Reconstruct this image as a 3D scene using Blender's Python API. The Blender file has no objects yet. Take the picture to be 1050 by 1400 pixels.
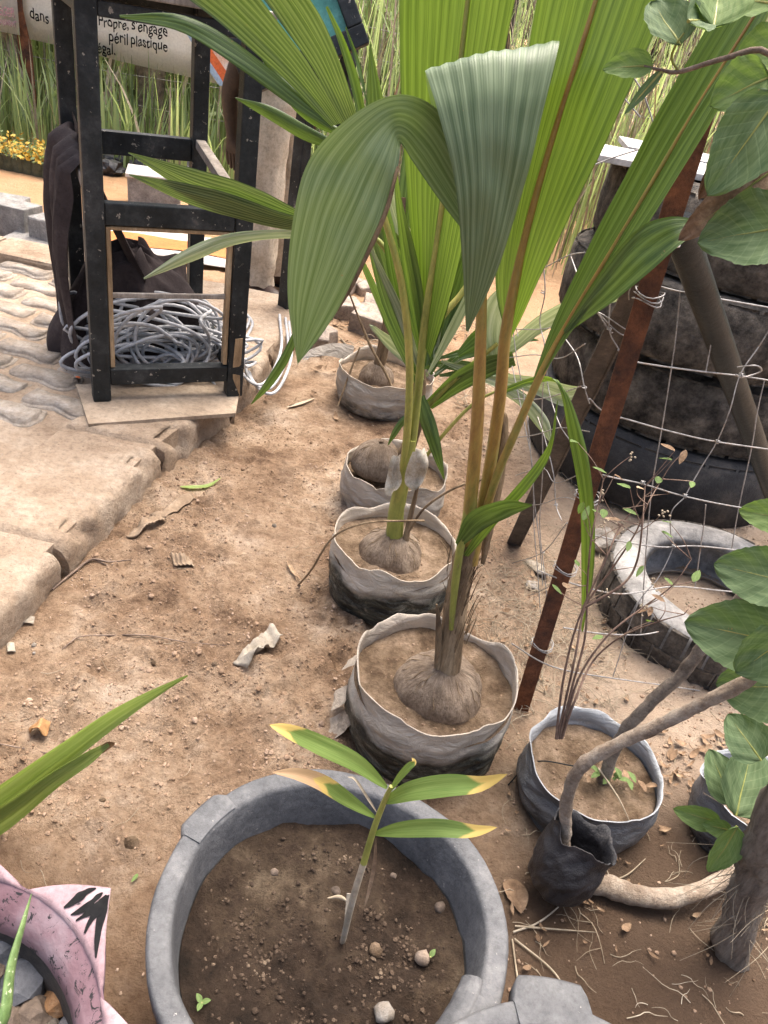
import bpy, bmesh, math, random
import numpy as np
from mathutils import Vector, Matrix, Euler, noise as mn

# ------------------------------------------------------------------ camera, sky, sun, exposure
scene = bpy.context.scene
col = scene.collection
HC, FP = 1.35, 1051.0                       # eye height (m), focal length in photo pixels (1050 x 1400)
_vp = np.array([216-525., -(2276-700.), -FP])
_up = -_vp/np.linalg.norm(_vp)
_fw = np.array([0, 0, -1.0]); _Y = _fw-_fw.dot(_up)*_up; _Y /= np.linalg.norm(_Y)
CR = np.array([np.cross(_Y, _up), _Y, _up])
cam = bpy.data.cameras.new('camera'); camo = bpy.data.objects.new('camera', cam); col.objects.link(camo)
cam.sensor_fit = 'VERTICAL'; cam.sensor_height = 36; cam.lens = FP/1400*36
cam.clip_start = .02; cam.clip_end = 500
camo.matrix_world = Matrix([list(CR[0])+[0], list(CR[1])+[0], list(CR[2])+[HC], [0, 0, 0, 1]])
scene.camera = camo
scene.render.resolution_x = 768; scene.render.resolution_y = 1024

SUN_EL, SUN_AZ = 70, 20                     # azimuth clockwise from +Y (behind the scene, to the right)
world = bpy.data.worlds.new('World'); scene.world = world; world.use_nodes = True
nt = world.node_tree; bg = nt.nodes['Background']
sky = nt.nodes.new('ShaderNodeTexSky'); sky.sky_type = 'NISHITA'; sky.sun_disc = False
sky.sun_elevation = math.radians(SUN_EL); sky.sun_rotation = math.radians(SUN_AZ)
sky.dust_density = 9; sky.air_density = .8; sky.ozone_density = .3
nt.links.new(sky.outputs[0], bg.inputs[0]); bg.inputs[1].default_value = .15
sl = bpy.data.lights.new('sun', 'SUN'); sl.energy = 1.5; sl.angle = math.radians(50); sl.color = (1, .965, .91)
so = bpy.data.objects.new('sun', sl); col.objects.link(so)
_el, _az = math.radians(SUN_EL), math.radians(SUN_AZ)
sd = Vector((math.sin(_az)*math.cos(_el), math.cos(_az)*math.cos(_el), math.sin(_el)))
so.rotation_euler = sd.to_track_quat('Z', 'Y').to_euler(); so.location = (2, 3, 6)
scene.view_settings.view_transform = 'Standard'; scene.view_settings.look = 'None'
scene.view_settings.exposure = 1.48; scene.view_settings.gamma = 1
scene.view_settings.use_curve_mapping = False

# ------------------------------------------------------------------ helpers
rnd = random.Random(7)
def ray(px, py): return CR@np.array([(px-525)/FP, (700-py)/FP, -1.0])
def G(px, py, z=0.0):                        # pixel -> point on the level plane z
    r = ray(px, py); t = (z-HC)/r[2]; return Vector((r[0]*t, r[1]*t, z))
def PY(px, py, y):                           # pixel -> point at forward distance y
    r = ray(px, py); t = y/r[1]; return Vector((r[0]*t, y, HC+r[2]*t))
def T(pts): return [PY(*p) for p in pts]
def V(*a): return Vector(a)

def spline(P, n):
    P = [Vector(p) for p in P]; m = len(P)
    if m == 1: return P*n
    out = []
    for i in range(n):
        t = i/(n-1)*(m-1); k = min(int(t), m-2); f = t-k
        p0 = P[k-1] if k > 0 else P[k]*2-P[k+1]; p1 = P[k]; p2 = P[k+1]
        p3 = P[k+2] if k+2 < m else P[k+1]*2-P[k]
        out.append(.5*((2*p1)+(p2-p0)*f+(2*p0-5*p1+4*p2-p3)*f*f+(3*p1-p0-3*p2+p3)*f**3))
    return out
def lerpl(L, n):
    m = len(L); o = []
    for i in range(n):
        t = i/(n-1)*(m-1) if n > 1 else 0; k = min(int(t), m-2) if m > 1 else 0
        o.append(L[0] if m == 1 else L[k]+(L[k+1]-L[k])*(t-k))
    return o

class MB:
    def __init__(s): s.v = []; s.f = []; s.uv = []; s.mi = []; s.sm = []
    def add(s, vs, fs, uvs=None, mi=0, smooth=True):
        b = len(s.v); s.v += [tuple(q) for q in vs]
        for k, f in enumerate(fs):
            s.f.append(tuple(b+i for i in f)); s.mi.append(mi); s.sm.append(smooth)
            if uvs: s.uv.append([uvs[i] for i in f])
            else: s.uv.append([(0, 0)]*len(f))
    def grid(s, rows, uvs=None, mi=0, smooth=True, closed=False):
        n, m = len(rows), len(rows[0]); vs = [p for r in rows for p in r]; fs = []
        for i in range(n-1):
            for j in range(m if closed else m-1):
                k = (j+1) % m; fs.append((i*m+j, i*m+k, (i+1)*m+k, (i+1)*m+j))
        if uvs is None: uvs = [(j/max(1, m-1), i/max(1, n-1)) for i in range(n) for j in range(m)]
        s.add(vs, fs, uvs, mi, smooth)
    def tube(s, pts, rad, sides=8, n=None, cap=True, mi=0, wob=0, flat=1.0, closed=False, seed=0):
        P = spline(pts, n) if n else [Vector(p) for p in pts]
        R = lerpl(rad if isinstance(rad, (list, tuple)) else [rad], len(P))
        L = len(P); rows = []; a = None
        for i, p in enumerate(P):
            if closed: t = P[(i+1) % L]-P[i-1]
            else: t = P[min(i+1, L-1)]-P[max(i-1, 0)]
            if t.length < 1e-9: t = V(0, 0, 1)
            t.normalize()
            if a is None: a = t.orthogonal().normalized()
            a = (a-t*a.dot(t))
            a = a.normalized() if a.length > 1e-6 else t.orthogonal().normalized()
            b = t.cross(a); row = []
            for j in range(sides):
                th = 2*math.pi*j/sides; r = R[i]
                if wob: r *= 1+wob*mn.noise((math.cos(th)*1.3+seed, math.sin(th)*1.3, i*.45+seed*3))
                row.append(p+a*(math.cos(th)*r)+b*(math.sin(th)*r*flat))
            rows.append(row)
        if closed: rows.append(rows[0])
        s.grid(rows, [(j/sides, i/max(1, len(rows)-1)) for i in range(len(rows)) for j in range(sides)], mi, True, True)
        if cap and not closed:
            b = len(s.v); s.v += [tuple(q) for q in rows[0]]+[tuple(q) for q in rows[-1]]
            s.f += [tuple(b+sides-1-j for j in range(sides)), tuple(b+sides+j for j in range(sides))]
            s.uv += [[(.5, 0)]*sides, [(.5, 1)]*sides]; s.mi += [mi, mi]; s.sm += [False, False]
    def box(s, c, ax, hs, bev=.0, mi=0, jit=0):
        c = Vector(c); bm = bmesh.new(); bmesh.ops.create_cube(bm, size=2)
        for v in bm.verts: v.co = Vector((v.co.x*hs[0], v.co.y*hs[1], v.co.z*hs[2]))
        if bev: bmesh.ops.bevel(bm, geom=list(bm.edges)+list(bm.verts), offset=bev, segments=2, affect='EDGES', profile=.6)
        bm.verts.index_update(); A = [Vector(a) for a in ax]
        vs = []
        for v in bm.verts:
            q = v.co
            if jit: q = q+Vector(mn.noise_vector(q*18+c*5))*jit
            vs.append(c+A[0]*q.x+A[1]*q.y+A[2]*q.z)
        s.add(vs, [[v.index for v in f.verts] for f in bm.faces], None, mi, False); bm.free()
    def bar(s, p0, p1, w, h, upv=(0, 0, 1), bev=.004, mi=0):
        p0, p1 = Vector(p0), Vector(p1); d = p1-p0; L = d.length; d.normalize()
        u = Vector(upv); u = (u-d*u.dot(d)).normalized(); w_ = d.cross(u)
        s.box((p0+p1)/2, (d, w_, u), (L/2, w/2, h/2), bev, mi)
    def blade(s, A, B, nl=26, npl=5, pleat=.003, bulge=0., mi=0, jit=0.):
        A = spline(A, nl); B = spline(B, nl); m = 2*npl+1; rows = []; uvs = []
        for i in range(nl):
            t = A[min(i+1, nl-1)]+B[min(i+1, nl-1)]-A[max(i-1, 0)]-B[max(i-1, 0)]
            w = B[i]-A[i]; nrm = t.cross(w)
            nrm = nrm.normalized() if nrm.length > 1e-9 else V(0, -1, 0)
            pl = min(pleat, w.length/(2*npl)*.6); row = []
            for j in range(m):
                u = j/(m-1); u = u+(.32/(m-1)*mn.noise((j*1.7, A[0].x*31, A[0].z*17)) if 0 < j < m-1 else 0)
                row.append(A[i]+w*u+nrm*(pl*(.5 if j % 2 else -.5)*(1+.7*mn.noise((j*.9, i*.12, A[0].x*13)))+bulge*w.length*math.sin(math.pi*u)+
                           (jit*mn.noise((u*3+A[0].x*9, i*.25, A[0].y*7)) if jit else 0)))
                uvs.append((j/(m-1)*npl/7., i/(nl-1)))
            rows.append(row)
        s.grid(rows, uvs, mi)
    def rock(s, c, r, seed, sub=2, amp=.35, mi=0, smooth=False, sq=(1, 1, 1)):
        bm = bmesh.new(); bmesh.ops.create_icosphere(bm, subdivisions=sub, radius=1)
        bm.verts.index_update(); vs = []
        for v in bm.verts:
            q = v.co.copy(); k = 1+amp*mn.noise(q*1.3+V(seed*7.1, seed*3.3, seed))+amp*.4*mn.noise(q*3.1+V(seed, 9, seed*2))
            vs.append(Vector(c)+Vector((q.x*sq[0], q.y*sq[1], q.z*sq[2]))*r*k)
        s.add(vs, [[v.index for v in f.verts] for f in bm.faces], None, mi, smooth); bm.free()

ORG = {}
def thing(name, label, cat, loc, group=None):
    o = bpy.data.objects.new(name, None); col.objects.link(o); o.location = loc
    o.empty_display_size = .05
    o['label'] = label; o['category'] = cat
    if group: o['group'] = group
    ORG[o.name] = Vector(loc); return o
def obj(mb, name, mats, parent=None, loc=None, kind=None):
    me = bpy.data.meshes.new(name)
    L = ORG[parent.name] if parent else Vector(loc or (0, 0, 0))
    me.from_pydata([(x-L.x, y-L.y, z-L.z) for x, y, z in mb.v], [], mb.f)
    uvl = me.uv_layers.new(name='UVMap')
    uvl.data.foreach_set('uv', np.array([c for f in mb.uv for q in f for c in q], dtype=np.float32))
    me.polygons.foreach_set('material_index', mb.mi); me.polygons.foreach_set('use_smooth', mb.sm)
    for m in (mats if isinstance(mats, (list, tuple)) else [mats]): me.materials.append(m)
    me.update()
    o = bpy.data.objects.new(name, me); col.objects.link(o)
    if parent: o.parent = parent
    else: o.location = L
    ORG[o.name] = L
    if kind: o['kind'] = kind
    return o
def single(mb, name, mats, label, cat, loc, group=None):
    o = obj(mb, name, mats, None, loc); o['label'] = label; o['category'] = cat
    if group: o['group'] = group
    return o

# ------------------------------------------------------------------ materials (procedural)
def new_mat(name):
    m = bpy.data.materials.new(name); m.use_nodes = True; t = m.node_tree
    return m, t, t.nodes['Principled BSDF'], t.nodes['Material Output']
def N(t, typ, **kw):
    n = t.nodes.new(typ)
    for k, v in kw.items(): setattr(n, k, v)
    return n
def ramp(t, stops, interp='LINEAR'):
    r = N(t, 'ShaderNodeValToRGB'); e = r.color_ramp.elements; r.color_ramp.interpolation = interp
    q = lambda c: tuple(c)+(1,) if len(c) == 3 else tuple(c)
    e[0].position = stops[0][0]; e[1].position = stops[-1][0]; e[0].color = q(stops[0][1]); e[1].color = q(stops[-1][1])
    for p, c in stops[1:-1]: e.new(p).color = q(c)
    return r
def coords(t, rand=True, scl=(1, 1, 1)):
    tc = N(t, 'ShaderNodeTexCoord'); mp = N(t, 'ShaderNodeMapping'); mp.inputs['Scale'].default_value = scl
    t.links.new(tc.outputs['Object'], mp.inputs['Vector'])
    if rand:
        oi = N(t, 'ShaderNodeObjectInfo'); mm = N(t, 'ShaderNodeMath', operation='MULTIPLY'); mm.inputs[1].default_value = 17.
        t.links.new(oi.outputs['Random'], mm.inputs[0]); t.links.new(mm.outputs[0], mp.inputs['Location'])
    return mp.outputs[0]
def noi(t, vec, scale, detail=6, rough=.6, dist=0):
    n = N(t, 'ShaderNodeTexNoise'); n.inputs['Scale'].default_value = scale; n.inputs['Detail'].default_value = detail
    n.inputs['Roughness'].default_value = rough; n.inputs['Distortion'].default_value = dist
    t.links.new(vec, n.inputs['Vector']); return n.outputs['Fac']
def mixc(t, fac, a, b, mode='MIX'):
    m = N(t, 'ShaderNodeMix', data_type='RGBA', blend_type=mode)
    for s, v in ((m.inputs[0], fac), (m.inputs[6], a), (m.inputs[7], b)):
        if hasattr(v, 'links'): t.links.new(v, s)
        elif isinstance(v, (int, float)): s.default_value = v
        else: s.default_value = tuple(v)+(1,)
    return m.outputs[2]
def mth(t, op, a, b=0., c=None):
    m = N(t, 'ShaderNodeMath', operation=op)
    for s, v in zip(m.inputs, (a, b, c)):
        if v is None: continue
        if hasattr(v, 'links'): t.links.new(v, s)
        else: s.default_value = v
    return m.outputs[0]
def bump(t, b, h, strength=.3, dist=.01):
    n = N(t, 'ShaderNodeBump'); n.inputs['Strength'].default_value = strength; n.inputs['Distance'].default_value = dist
    t.links.new(h, n.inputs['Height']); t.links.new(n.outputs[0], b.inputs['Normal'])
def M(name, stops, scale=8, rough=.8, bmp=.3, bscale=None, bdist=.004, scl=(1, 1, 1), metal=0, spec=.4, specks=None, rand=True, detail=7, grain=.3):
    m, t, b, o = new_mat(name); v = coords(t, rand, scl)
    c = ramp(t, [(.5+(p-.52)*.62, q) for p, q in stops]); t.links.new(noi(t, v, scale, max(detail, 9), .7), c.inputs[0]); cc = c.outputs[0]
    if grain:
        gr = ramp(t, [(.34, (1-grain,)*3), (.5, (1, 1, 1)), (.68, (1+grain*.6,)*3)]); t.links.new(noi(t, v, max(60, scale*7), 6, .8), gr.inputs[0]); cc = mixc(t, 1., cc, gr.outputs[0], 'MULTIPLY')
    if specks:
        sc, thr, sc_col = specks; r2 = ramp(t, [(thr, (0, 0, 0)), (thr+.04, (1, 1, 1))])
        t.links.new(noi(t, v, sc, 3, .6), r2.inputs[0]); cc = mixc(t, r2.outputs[0], cc, sc_col)
    t.links.new(cc, b.inputs['Base Color']); b.inputs['Roughness'].default_value = rough
    b.inputs['Metallic'].default_value = metal; b.inputs['Specular IOR Level'].default_value = spec
    if bmp: bump(t, b, noi(t, v, bscale or scale*4, 10, .75), min(1, bmp*1.3), bdist*2.5)
    return m
def leafmat(name, dark, light, trans, tf=.4, stripes=6, rough=.42, tip=None, spots=.0, spec=.45, vein=.5, lateral=0):
    m, t, b, o = new_mat(name); uv = N(t, 'ShaderNodeUVMap'); sp = N(t, 'ShaderNodeSeparateXYZ')
    t.links.new(uv.outputs[0], sp.inputs[0])
    cs = mth(t, 'COSINE', mth(t, 'MULTIPLY', sp.outputs[0], stripes*2*math.pi))
    rib = mth(t, 'POWER', mth(t, 'MULTIPLY_ADD', cs, -.5, .5), 9.); valley_shade = mth(t, 'POWER', mth(t, 'MULTIPLY_ADD', cs, .5, .5), 5.)  # pale ribs; pleat highlights and valley shade are put into the colour too
    s2 = mth(t, 'SINE', mth(t, 'MULTIPLY', sp.outputs[0], stripes*2*math.pi*5.3))
    st = mth(t, 'ADD', mth(t, 'ADD', mth(t, 'MULTIPLY', rib, .40*vein), mth(t, 'MULTIPLY', valley_shade, -.22*vein)), mth(t, 'MULTIPLY', s2, .07*vein))
    if lateral:
        ph = mth(t, 'SUBTRACT', mth(t, 'MULTIPLY', sp.outputs[1], 8.5), mth(t, 'MULTIPLY', mth(t, 'ABSOLUTE', mth(t, 'SUBTRACT', sp.outputs[0], .5)), 5.5))
        lv = mth(t, 'POWER', mth(t, 'MULTIPLY_ADD', mth(t, 'COSINE', mth(t, 'MULTIPLY', ph, 2*math.pi)), .5, .5), 22.)
        st = mth(t, 'ADD', st, mth(t, 'MULTIPLY', lv, lateral))
    cb = N(t, 'ShaderNodeCombineXYZ'); t.links.new(mth(t, 'MULTIPLY', sp.outputs[0], 14.), cb.inputs[0]); t.links.new(mth(t, 'MULTIPLY', sp.outputs[1], 2.2), cb.inputs[1])
    oi = N(t, 'ShaderNodeObjectInfo'); t.links.new(mth(t, 'MULTIPLY', oi.outputs['Random'], 31.), cb.inputs[2])
    n1 = mth(t, 'MULTIPLY_ADD', noi(t, cb.outputs[0], 1.3, 7, .65), 1.7, -.35)
    f = mth(t, 'ADD', st, n1); r = ramp(t, [(.2, dark), (.8, light)]); t.links.new(f, r.inputs[0]); c = r.outputs[0]
    tcol = mixc(t, .5, c, trans)
    tcol = mixc(t, 1., tcol, (.9, .95, .75), 'MULTIPLY')
    ov = coords(t)
    if spots:
        r3 = ramp(t, [(spots, (0, 0, 0)), (spots+.05, (1, 1, 1))]); t.links.new(noi(t, ov, 55, 3, .7), r3.inputs[0])
        c = mixc(t, r3.outputs[0], c, (.30, .22, .10)); tcol = mixc(t, r3.outputs[0], tcol, (.25, .16, .05))
    if tip:
        ff = mth(t, 'ADD', sp.outputs[1], mth(t, 'MULTIPLY', noi(t, ov, 22, 4), .22))
        ee = mth(t, 'ABSOLUTE', mth(t, 'SUBTRACT', sp.outputs[0], .5))
        ff = mth(t, 'ADD', ff, mth(t, 'MULTIPLY', ee, .22))
        r4 = ramp(t, [(tip+.04, (0, 0, 0)), (tip+.08, (1, 1, 1))]); t.links.new(ff, r4.inputs[0])
        c = mixc(t, r4.outputs[0], c, (.62, .46, .14)); tcol = mixc(t, r4.outputs[0], tcol, (.5, .36, .1))
        r5 = ramp(t, [(tip+.17, (0, 0, 0)), (tip+.19, (1, 1, 1))]); t.links.new(ff, r5.inputs[0])
        c = mixc(t, r5.outputs[0], c, (.55, .36, .2))
    t.links.new(c, b.inputs['Base Color']); b.inputs['Roughness'].default_value = rough; b.inputs['Specular IOR Level'].default_value = spec
    bump(t, b, st, .3, .003)
    tr = N(t, 'ShaderNodeBsdfTranslucent'); t.links.new(tcol, tr.inputs[0])
    mx = N(t, 'ShaderNodeMixShader'); mx.inputs[0].default_value = tf
    t.links.new(b.outputs[0], mx.inputs[1]); t.links.new(tr.outputs[0], mx.inputs[2]); t.links.new(mx.outputs[0], o.inputs[0])
    return m

def ground_mat():
    m, t, b, o = new_mat('sandy_soil'); v = coords(t, False)
    a = ramp(t, [(.35, (.13, .08, .05)), (.44, (.275, .182, .116)), (.53, (.385, .275, .185)), (.66, (.53, .42, .32))])
    t.links.new(noi(t, v, 3.2, 12, .74), a.inputs[0])
    f = ramp(t, [(.32, (.50, .46, .43)), (.5, (1, 1, 1)), (.7, (1.25, 1.25, 1.24))]); t.links.new(noi(t, v, 60, 8, .8), f.inputs[0])
    c = mixc(t, 1., a.outputs[0], f.outputs[0], 'MULTIPLY')
    r = ramp(t, [(.54, (0, 0, 0)), (.66, (1, 1, 1))]); t.links.new(noi(t, v, 4.5, 9, .72, .5), r.inputs[0])
    c = mixc(t, mth(t, 'MULTIPLY', r.outputs[0], .55), c, (.13, .085, .06))            # damp, dirty patches
    sp = N(t, 'ShaderNodeSeparateXYZ'); t.links.new(v, sp.inputs[0])
    w = mth(t, 'ADD', sp.outputs[0], mth(t, 'MULTIPLY', noi(t, v, 3, 4), .3))
    mr = N(t, 'ShaderNodeMapRange'); t.links.new(w, mr.inputs[0]); mr.inputs[1].default_value = .45; mr.inputs[2].default_value = .8
    c = mixc(t, mth(t, 'MULTIPLY', mr.outputs[0], .55), c, (.50, .40, .31))            # paler grey sand beyond the fence
    w2 = mth(t, 'ADD', sp.outputs[1], mth(t, 'MULTIPLY', noi(t, v, 2, 4), .5))
    mr2 = N(t, 'ShaderNodeMapRange'); t.links.new(w2, mr2.inputs[0]); mr2.inputs[1].default_value = 1.15; mr2.inputs[2].default_value = .75
    c = mixc(t, mth(t, 'MULTIPLY', mr2.outputs[0], .7), c, (.17, .098, .055))         # watered soil round the tubs
    mr3 = N(t, 'ShaderNodeMapRange'); t.links.new(sp.outputs[1], mr3.inputs[0]); mr3.inputs[1].default_value = 3.4; mr3.inputs[2].default_value = 4.4
    c = mixc(t, mth(t, 'MULTIPLY', mr3.outputs[0], .7), c, (.56, .33, .17))            # orange sand of the yard
    vd = N(t, 'ShaderNodeVectorMath', operation='DISTANCE'); t.links.new(v, vd.inputs[0]); vd.inputs[1].default_value = (.66, .80, 0)
    w4 = mth(t, 'ADD', vd.outputs['Value'], mth(t, 'MULTIPLY', noi(t, v, 7, 6), .25)); mr4 = N(t, 'ShaderNodeMapRange'); t.links.new(w4, mr4.inputs[0]); mr4.inputs[1].default_value = .62; mr4.inputs[2].default_value = .38
    c = mixc(t, mth(t, 'MULTIPLY', mr4.outputs[0], .85), c, (.085, .052, .032))          # moist dark soil round the stump
    t.links.new(c, b.inputs['Base Color']); b.inputs['Roughness'].default_value = .95; b.inputs['Specular IOR Level'].default_value = .15
    h = mth(t, 'ADD', noi(t, v, 45, 8, .75), mth(t, 'MULTIPLY', noi(t, v, 190, 5, .7), .5)); bump(t, b, h, 1.0, .02)
    return m
MAT = {}
MAT['ground'] = ground_mat()
MAT['clod'] = M('soil_crumb', [(.3, (.17, .11, .07)), (.5, (.27, .185, .125)), (.75, (.40, .30, .225))], 6.0, .95, .4, 60, spec=.15, rand=False)
MAT['darksoil'] = M('potting_soil', [(.3, (.022, .015, .010)), (.5, (.055, .036, .024)), (.66, (.095, .066, .043)), (.84, (.22, .165, .11))], 6, .95, .9, 60, .01, spec=.2)
MAT['darkclod'] = M('potting_crumb', [(.3, (.035, .024, .017)), (.6, (.09, .063, .044)), (.8, (.2, .15, .105))], 30, .95, .5, 60, spec=.2)
MAT['bagsoil'] = M('bag_sand', [(.3, (.10, .065, .04)), (.5, (.20, .14, .09)), (.75, (.36, .265, .185))], 12, .95, .9, 60, .008, spec=.15)
MAT['concrete'] = M('kerb_concrete', [(.25, (.27, .195, .135)), (.5, (.38, .29, .21)), (.75, (.46, .375, .29))], 5, .92, .7, 40, .008, specks=(90, .68, (.2, .14, .1)), spec=.2)
MAT['paver'] = M('paver_concrete', [(.25, (.26, .205, .155)), (.5, (.34, .285, .23)), (.75, (.43, .385, .335))], 9, .85, .6, 60, .006, spec=.3)
MAT['block'] = M('grey_block', [(.3, (.19, .18, .17)), (.6, (.29, .28, .265)), (.8, (.38, .36, .33))], 16, .95, .6, 70, .006, spec=.2)
MAT['rubble'] = M('rubble_concrete', [(.3, (.20, .165, .14)), (.6, (.38, .32, .265)), (.8, (.50, .42, .34))], 11, .95, .6, 60, .006, spec=.2)
MAT['tub'] = M('recycled_rubber', [(.3, (.075, .077, .081)), (.55, (.108, .11, .114)), (.8, (.165, .165, .165))], 14, .6, .35, 40, .004, specks=(130, .7, (.32, .3, .28)), spec=.45)
MAT['husk'] = M('coconut_husk', [(.3, (.10, .072, .052)), (.5, (.24, .18, .135)), (.75, (.42, .345, .275))], 22, .92, .8, 70, .006, scl=(1, 1, .3), spec=.2)
def husk_mat():
    m, t, b, o = new_mat('coconut_husk_fibres'); uv = N(t, 'ShaderNodeUVMap'); mp = N(t, 'ShaderNodeMapping'); mp.inputs['Scale'].default_value = (34, 4.5, 1); t.links.new(uv.outputs[0], mp.inputs[0])
    n1 = noi(t, mp.outputs[0], 2.2, 10, .75, .3); v = coords(t); n2 = noi(t, v, 16, 8, .7)
    r = ramp(t, [(.34, (.085, .06, .042)), (.48, (.22, .165, .12)), (.58, (.33, .26, .195)), (.7, (.48, .40, .32))]); t.links.new(mth(t, 'ADD', mth(t, 'MULTIPLY', n1, .4), mth(t, 'MULTIPLY', n2, .6)), r.inputs[0])
    t.links.new(r.outputs[0], b.inputs['Base Color']); b.inputs['Roughness'].default_value = .95; b.inputs['Specular IOR Level'].default_value = .15
    bump(t, b, mth(t, 'ADD', n1, mth(t, 'MULTIPLY', n2, .6)), 1., .012); return m
MAT['husk'] = husk_mat()
MAT['sheath'] = M('dry_sheath', [(.3, (.10, .065, .04)), (.55, (.24, .17, .10)), (.75, (.36, .27, .17))], 30, .85, .7, 90, .003, scl=(1, 1, .15), spec=.25)
MAT['petiole'] = M('orange_petiole', [(.3, (.24, .12, .03)), (.52, (.31, .20, .045)), (.75, (.21, .215, .05))], 14, .42, .2, 60, .001, scl=(1, 1, .3), spec=.5)
MAT['petiole_green'] = M('green_petiole', [(.3, (.17, .19, .035)), (.55, (.27, .28, .06)), (.78, (.40, .33, .08))], 9, .45, .2, 60, .001, scl=(1, 1, .3), spec=.5)
MAT['leaf'] = leafmat('palm_leaf', (.018, .050, .014), (.115, .185, .055), (.24, .36, .03), .30, 7, .38, spots=.72, spec=.5, vein=1.)
MAT['leaf_bright'] = leafmat('palm_leaf_young', (.026, .07, .012), (.16, .25, .045), (.32, .46, .04), .36, 7, .38, spots=.75, spec=.55, vein=1.)
MAT['leaf_mid'] = leafmat('palm_leaf_ribbed', (.016, .045, .014), (.19, .245, .10), (.22, .33, .04), .26, 7, .4, spots=.72, spec=.5, vein=1.25)
MAT['leaf_sheen'] = leafmat('palm_leaf_sheen', (.08, .125, .058), (.21, .275, .155), (.24, .36, .05), .25, 7, .42, spots=.73, spec=.45, vein=.75)  # greyer, paler base colour carries the sky sheen of the two front lobes
MAT['leaf_pale'] = leafmat('palm_leaf_bleached', (.16, .21, .11), (.42, .46, .32), (.4, .45, .2), .3, 6, .5, vein=.8)
MAT['ginger'] = leafmat('ginger_leaf', (.085, .155, .03), (.20, .285, .075), (.32, .42, .06), .32, 3, .45, tip=.84, vein=.25)
MAT['ginger_dry'] = leafmat('ginger_leaf_dry', (.085, .155, .03), (.20, .285, .075), (.32, .42, .06), .32, 3, .45, tip=.52, vein=.25)
MAT['broad'] = leafmat('broad_leaf', (.055, .10, .045), (.155, .215, .105), (.2, .32, .05), .25, 1.0, .68, vein=.25, spots=.71, spec=.22, lateral=.2)
MAT['broad_light'] = leafmat('broad_leaf_light', (.085, .15, .045), (.20, .28, .10), (.26, .40, .05), .32, 1.0, .65, vein=.25, spec=.25, lateral=.18)
MAT['strap'] = leafmat('strap_leaf', (.15, .235, .045), (.38, .49, .16), (.42, .52, .10), .38, 7, .42, vein=.4)
MAT['aloe'] = M('aloe_skin', [(.4, (.10, .17, .05)), (.6, (.17, .25, .09))], 20, .4, .1, specks=(120, .62, (.45, .5, .32)), spec=.5)
MAT['deadleaf'] = M('dead_leaf', [(.3, (.12, .075, .045)), (.6, (.26, .175, .11)), (.8, (.42, .31, .2))], 20, .9, .3, spec=.2)
MAT['straw'] = M('straw', [(.3, (.24, .19, .13)), (.6, (.37, .31, .225)), (.8, (.48, .42, .33))], 6, .85, .1, spec=.2)
MAT['twig'] = M('twig_bark', [(.3, (.12, .085, .065)), (.6, (.24, .18, .14)), (.8, (.35, .27, .21))], 25, .9, .5, 80, .003, spec=.2)
MAT['stem_purple'] = M('dry_stem', [(.3, (.14, .095, .075)), (.6, (.25, .17, .13)), (.8, (.36, .28, .2))], 18, .8, .2, spec=.2)
MAT['bark'] = M('grey_bark', [(.25, (.24, .18, .13)), (.5, (.40, .32, .245)), (.75, (.54, .46, .37))], 22, .9, .8, 45, .006, spec=.2)
MAT['bark_dark'] = M('dark_bark', [(.25, (.13, .105, .085)), (.5, (.25, .205, .165)), (.75, (.38, .325, .265))], 24, .9, .8, 55, .006, spec=.2)
MAT['fibre'] = M('fibrous_bark', [(.25, (.15, .12, .095)), (.5, (.31, .26, .21)), (.75, (.46, .40, .33))], 28, .95, .9, 60, .008, scl=(1, 1, .2), spec=.15)
MAT['rust'] = M('rusty_iron', [(.25, (.045, .026, .02)), (.5, (.13, .052, .028)), (.75, (.24, .095, .045))], 13, .85, .6, 90, .003, spec=.3)
MAT['pipe'] = M('painted_pipe', [(.25, (.008, .010, .011)), (.55, (.016, .020, .021)), (.8, (.03, .03, .028)), (.95, (.10, .06, .04))], 8, .4, .25, 60, .002, spec=.22)
MAT['brace'] = M('brown_iron', [(.3, (.06, .05, .042)), (.6, (.11, .09, .075)), (.8, (.19, .14, .1))], 12, .75, .4, 70, .003, spec=.3)
MAT['wire'] = M('galvanised_wire', [(.3, (.20, .19, .18)), (.55, (.40, .39, .375)), (.8, (.26, .19, .14))], 30, .5, 0, metal=.4, spec=.5)
MAT['tyre'] = M('tyre_rubber', [(.3, (.016, .016, .017)), (.55, (.035, .034, .034)), (.75, (.085, .075, .065))], 6, .7, .4, 60, .004, spec=.4)
MAT['tyre_mud'] = M('muddy_tyre', [(.25, (.026, .024, .022)), (.42, (.085, .075, .064)), (.6, (.175, .152, .126)), (.8, (.31, .27, .22))], 13, .9, 1., 28, .016, spec=.2, detail=9)
MAT['tyre_grey'] = M('dusty_tyre', [(.3, (.14, .135, .13)), (.55, (.28, .27, .255)), (.8, (.44, .42, .4))], 6, .8, .4, 60, .004, spec=.3)
MAT['white'] = M('white_paint', [(.3, (.38, .36, .33)), (.6, (.52, .50, .47))], 6, .7, .25, 50, .002, spec=.3)
MAT['rockw'] = M('pale_rock', [(.3, (.18, .145, .105)), (.55, (.28, .245, .205)), (.75, (.40, .375, .34))], 14, .9, .6, 40, .006, spec=.25)
MAT['stone_d'] = M('dark_stone', [(.3, (.05, .055, .065)), (.6, (.11, .115, .13)), (.8, (.21, .2, .2))], 11, .7, .4, 50, .004, spec=.4)
MAT['stone_o'] = M('brown_stone', [(.3, (.16, .075, .03)), (.6, (.32, .17, .075)), (.8, (.42, .28, .16))], 12, .75, .4, 50, .004, spec=.4)
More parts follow.
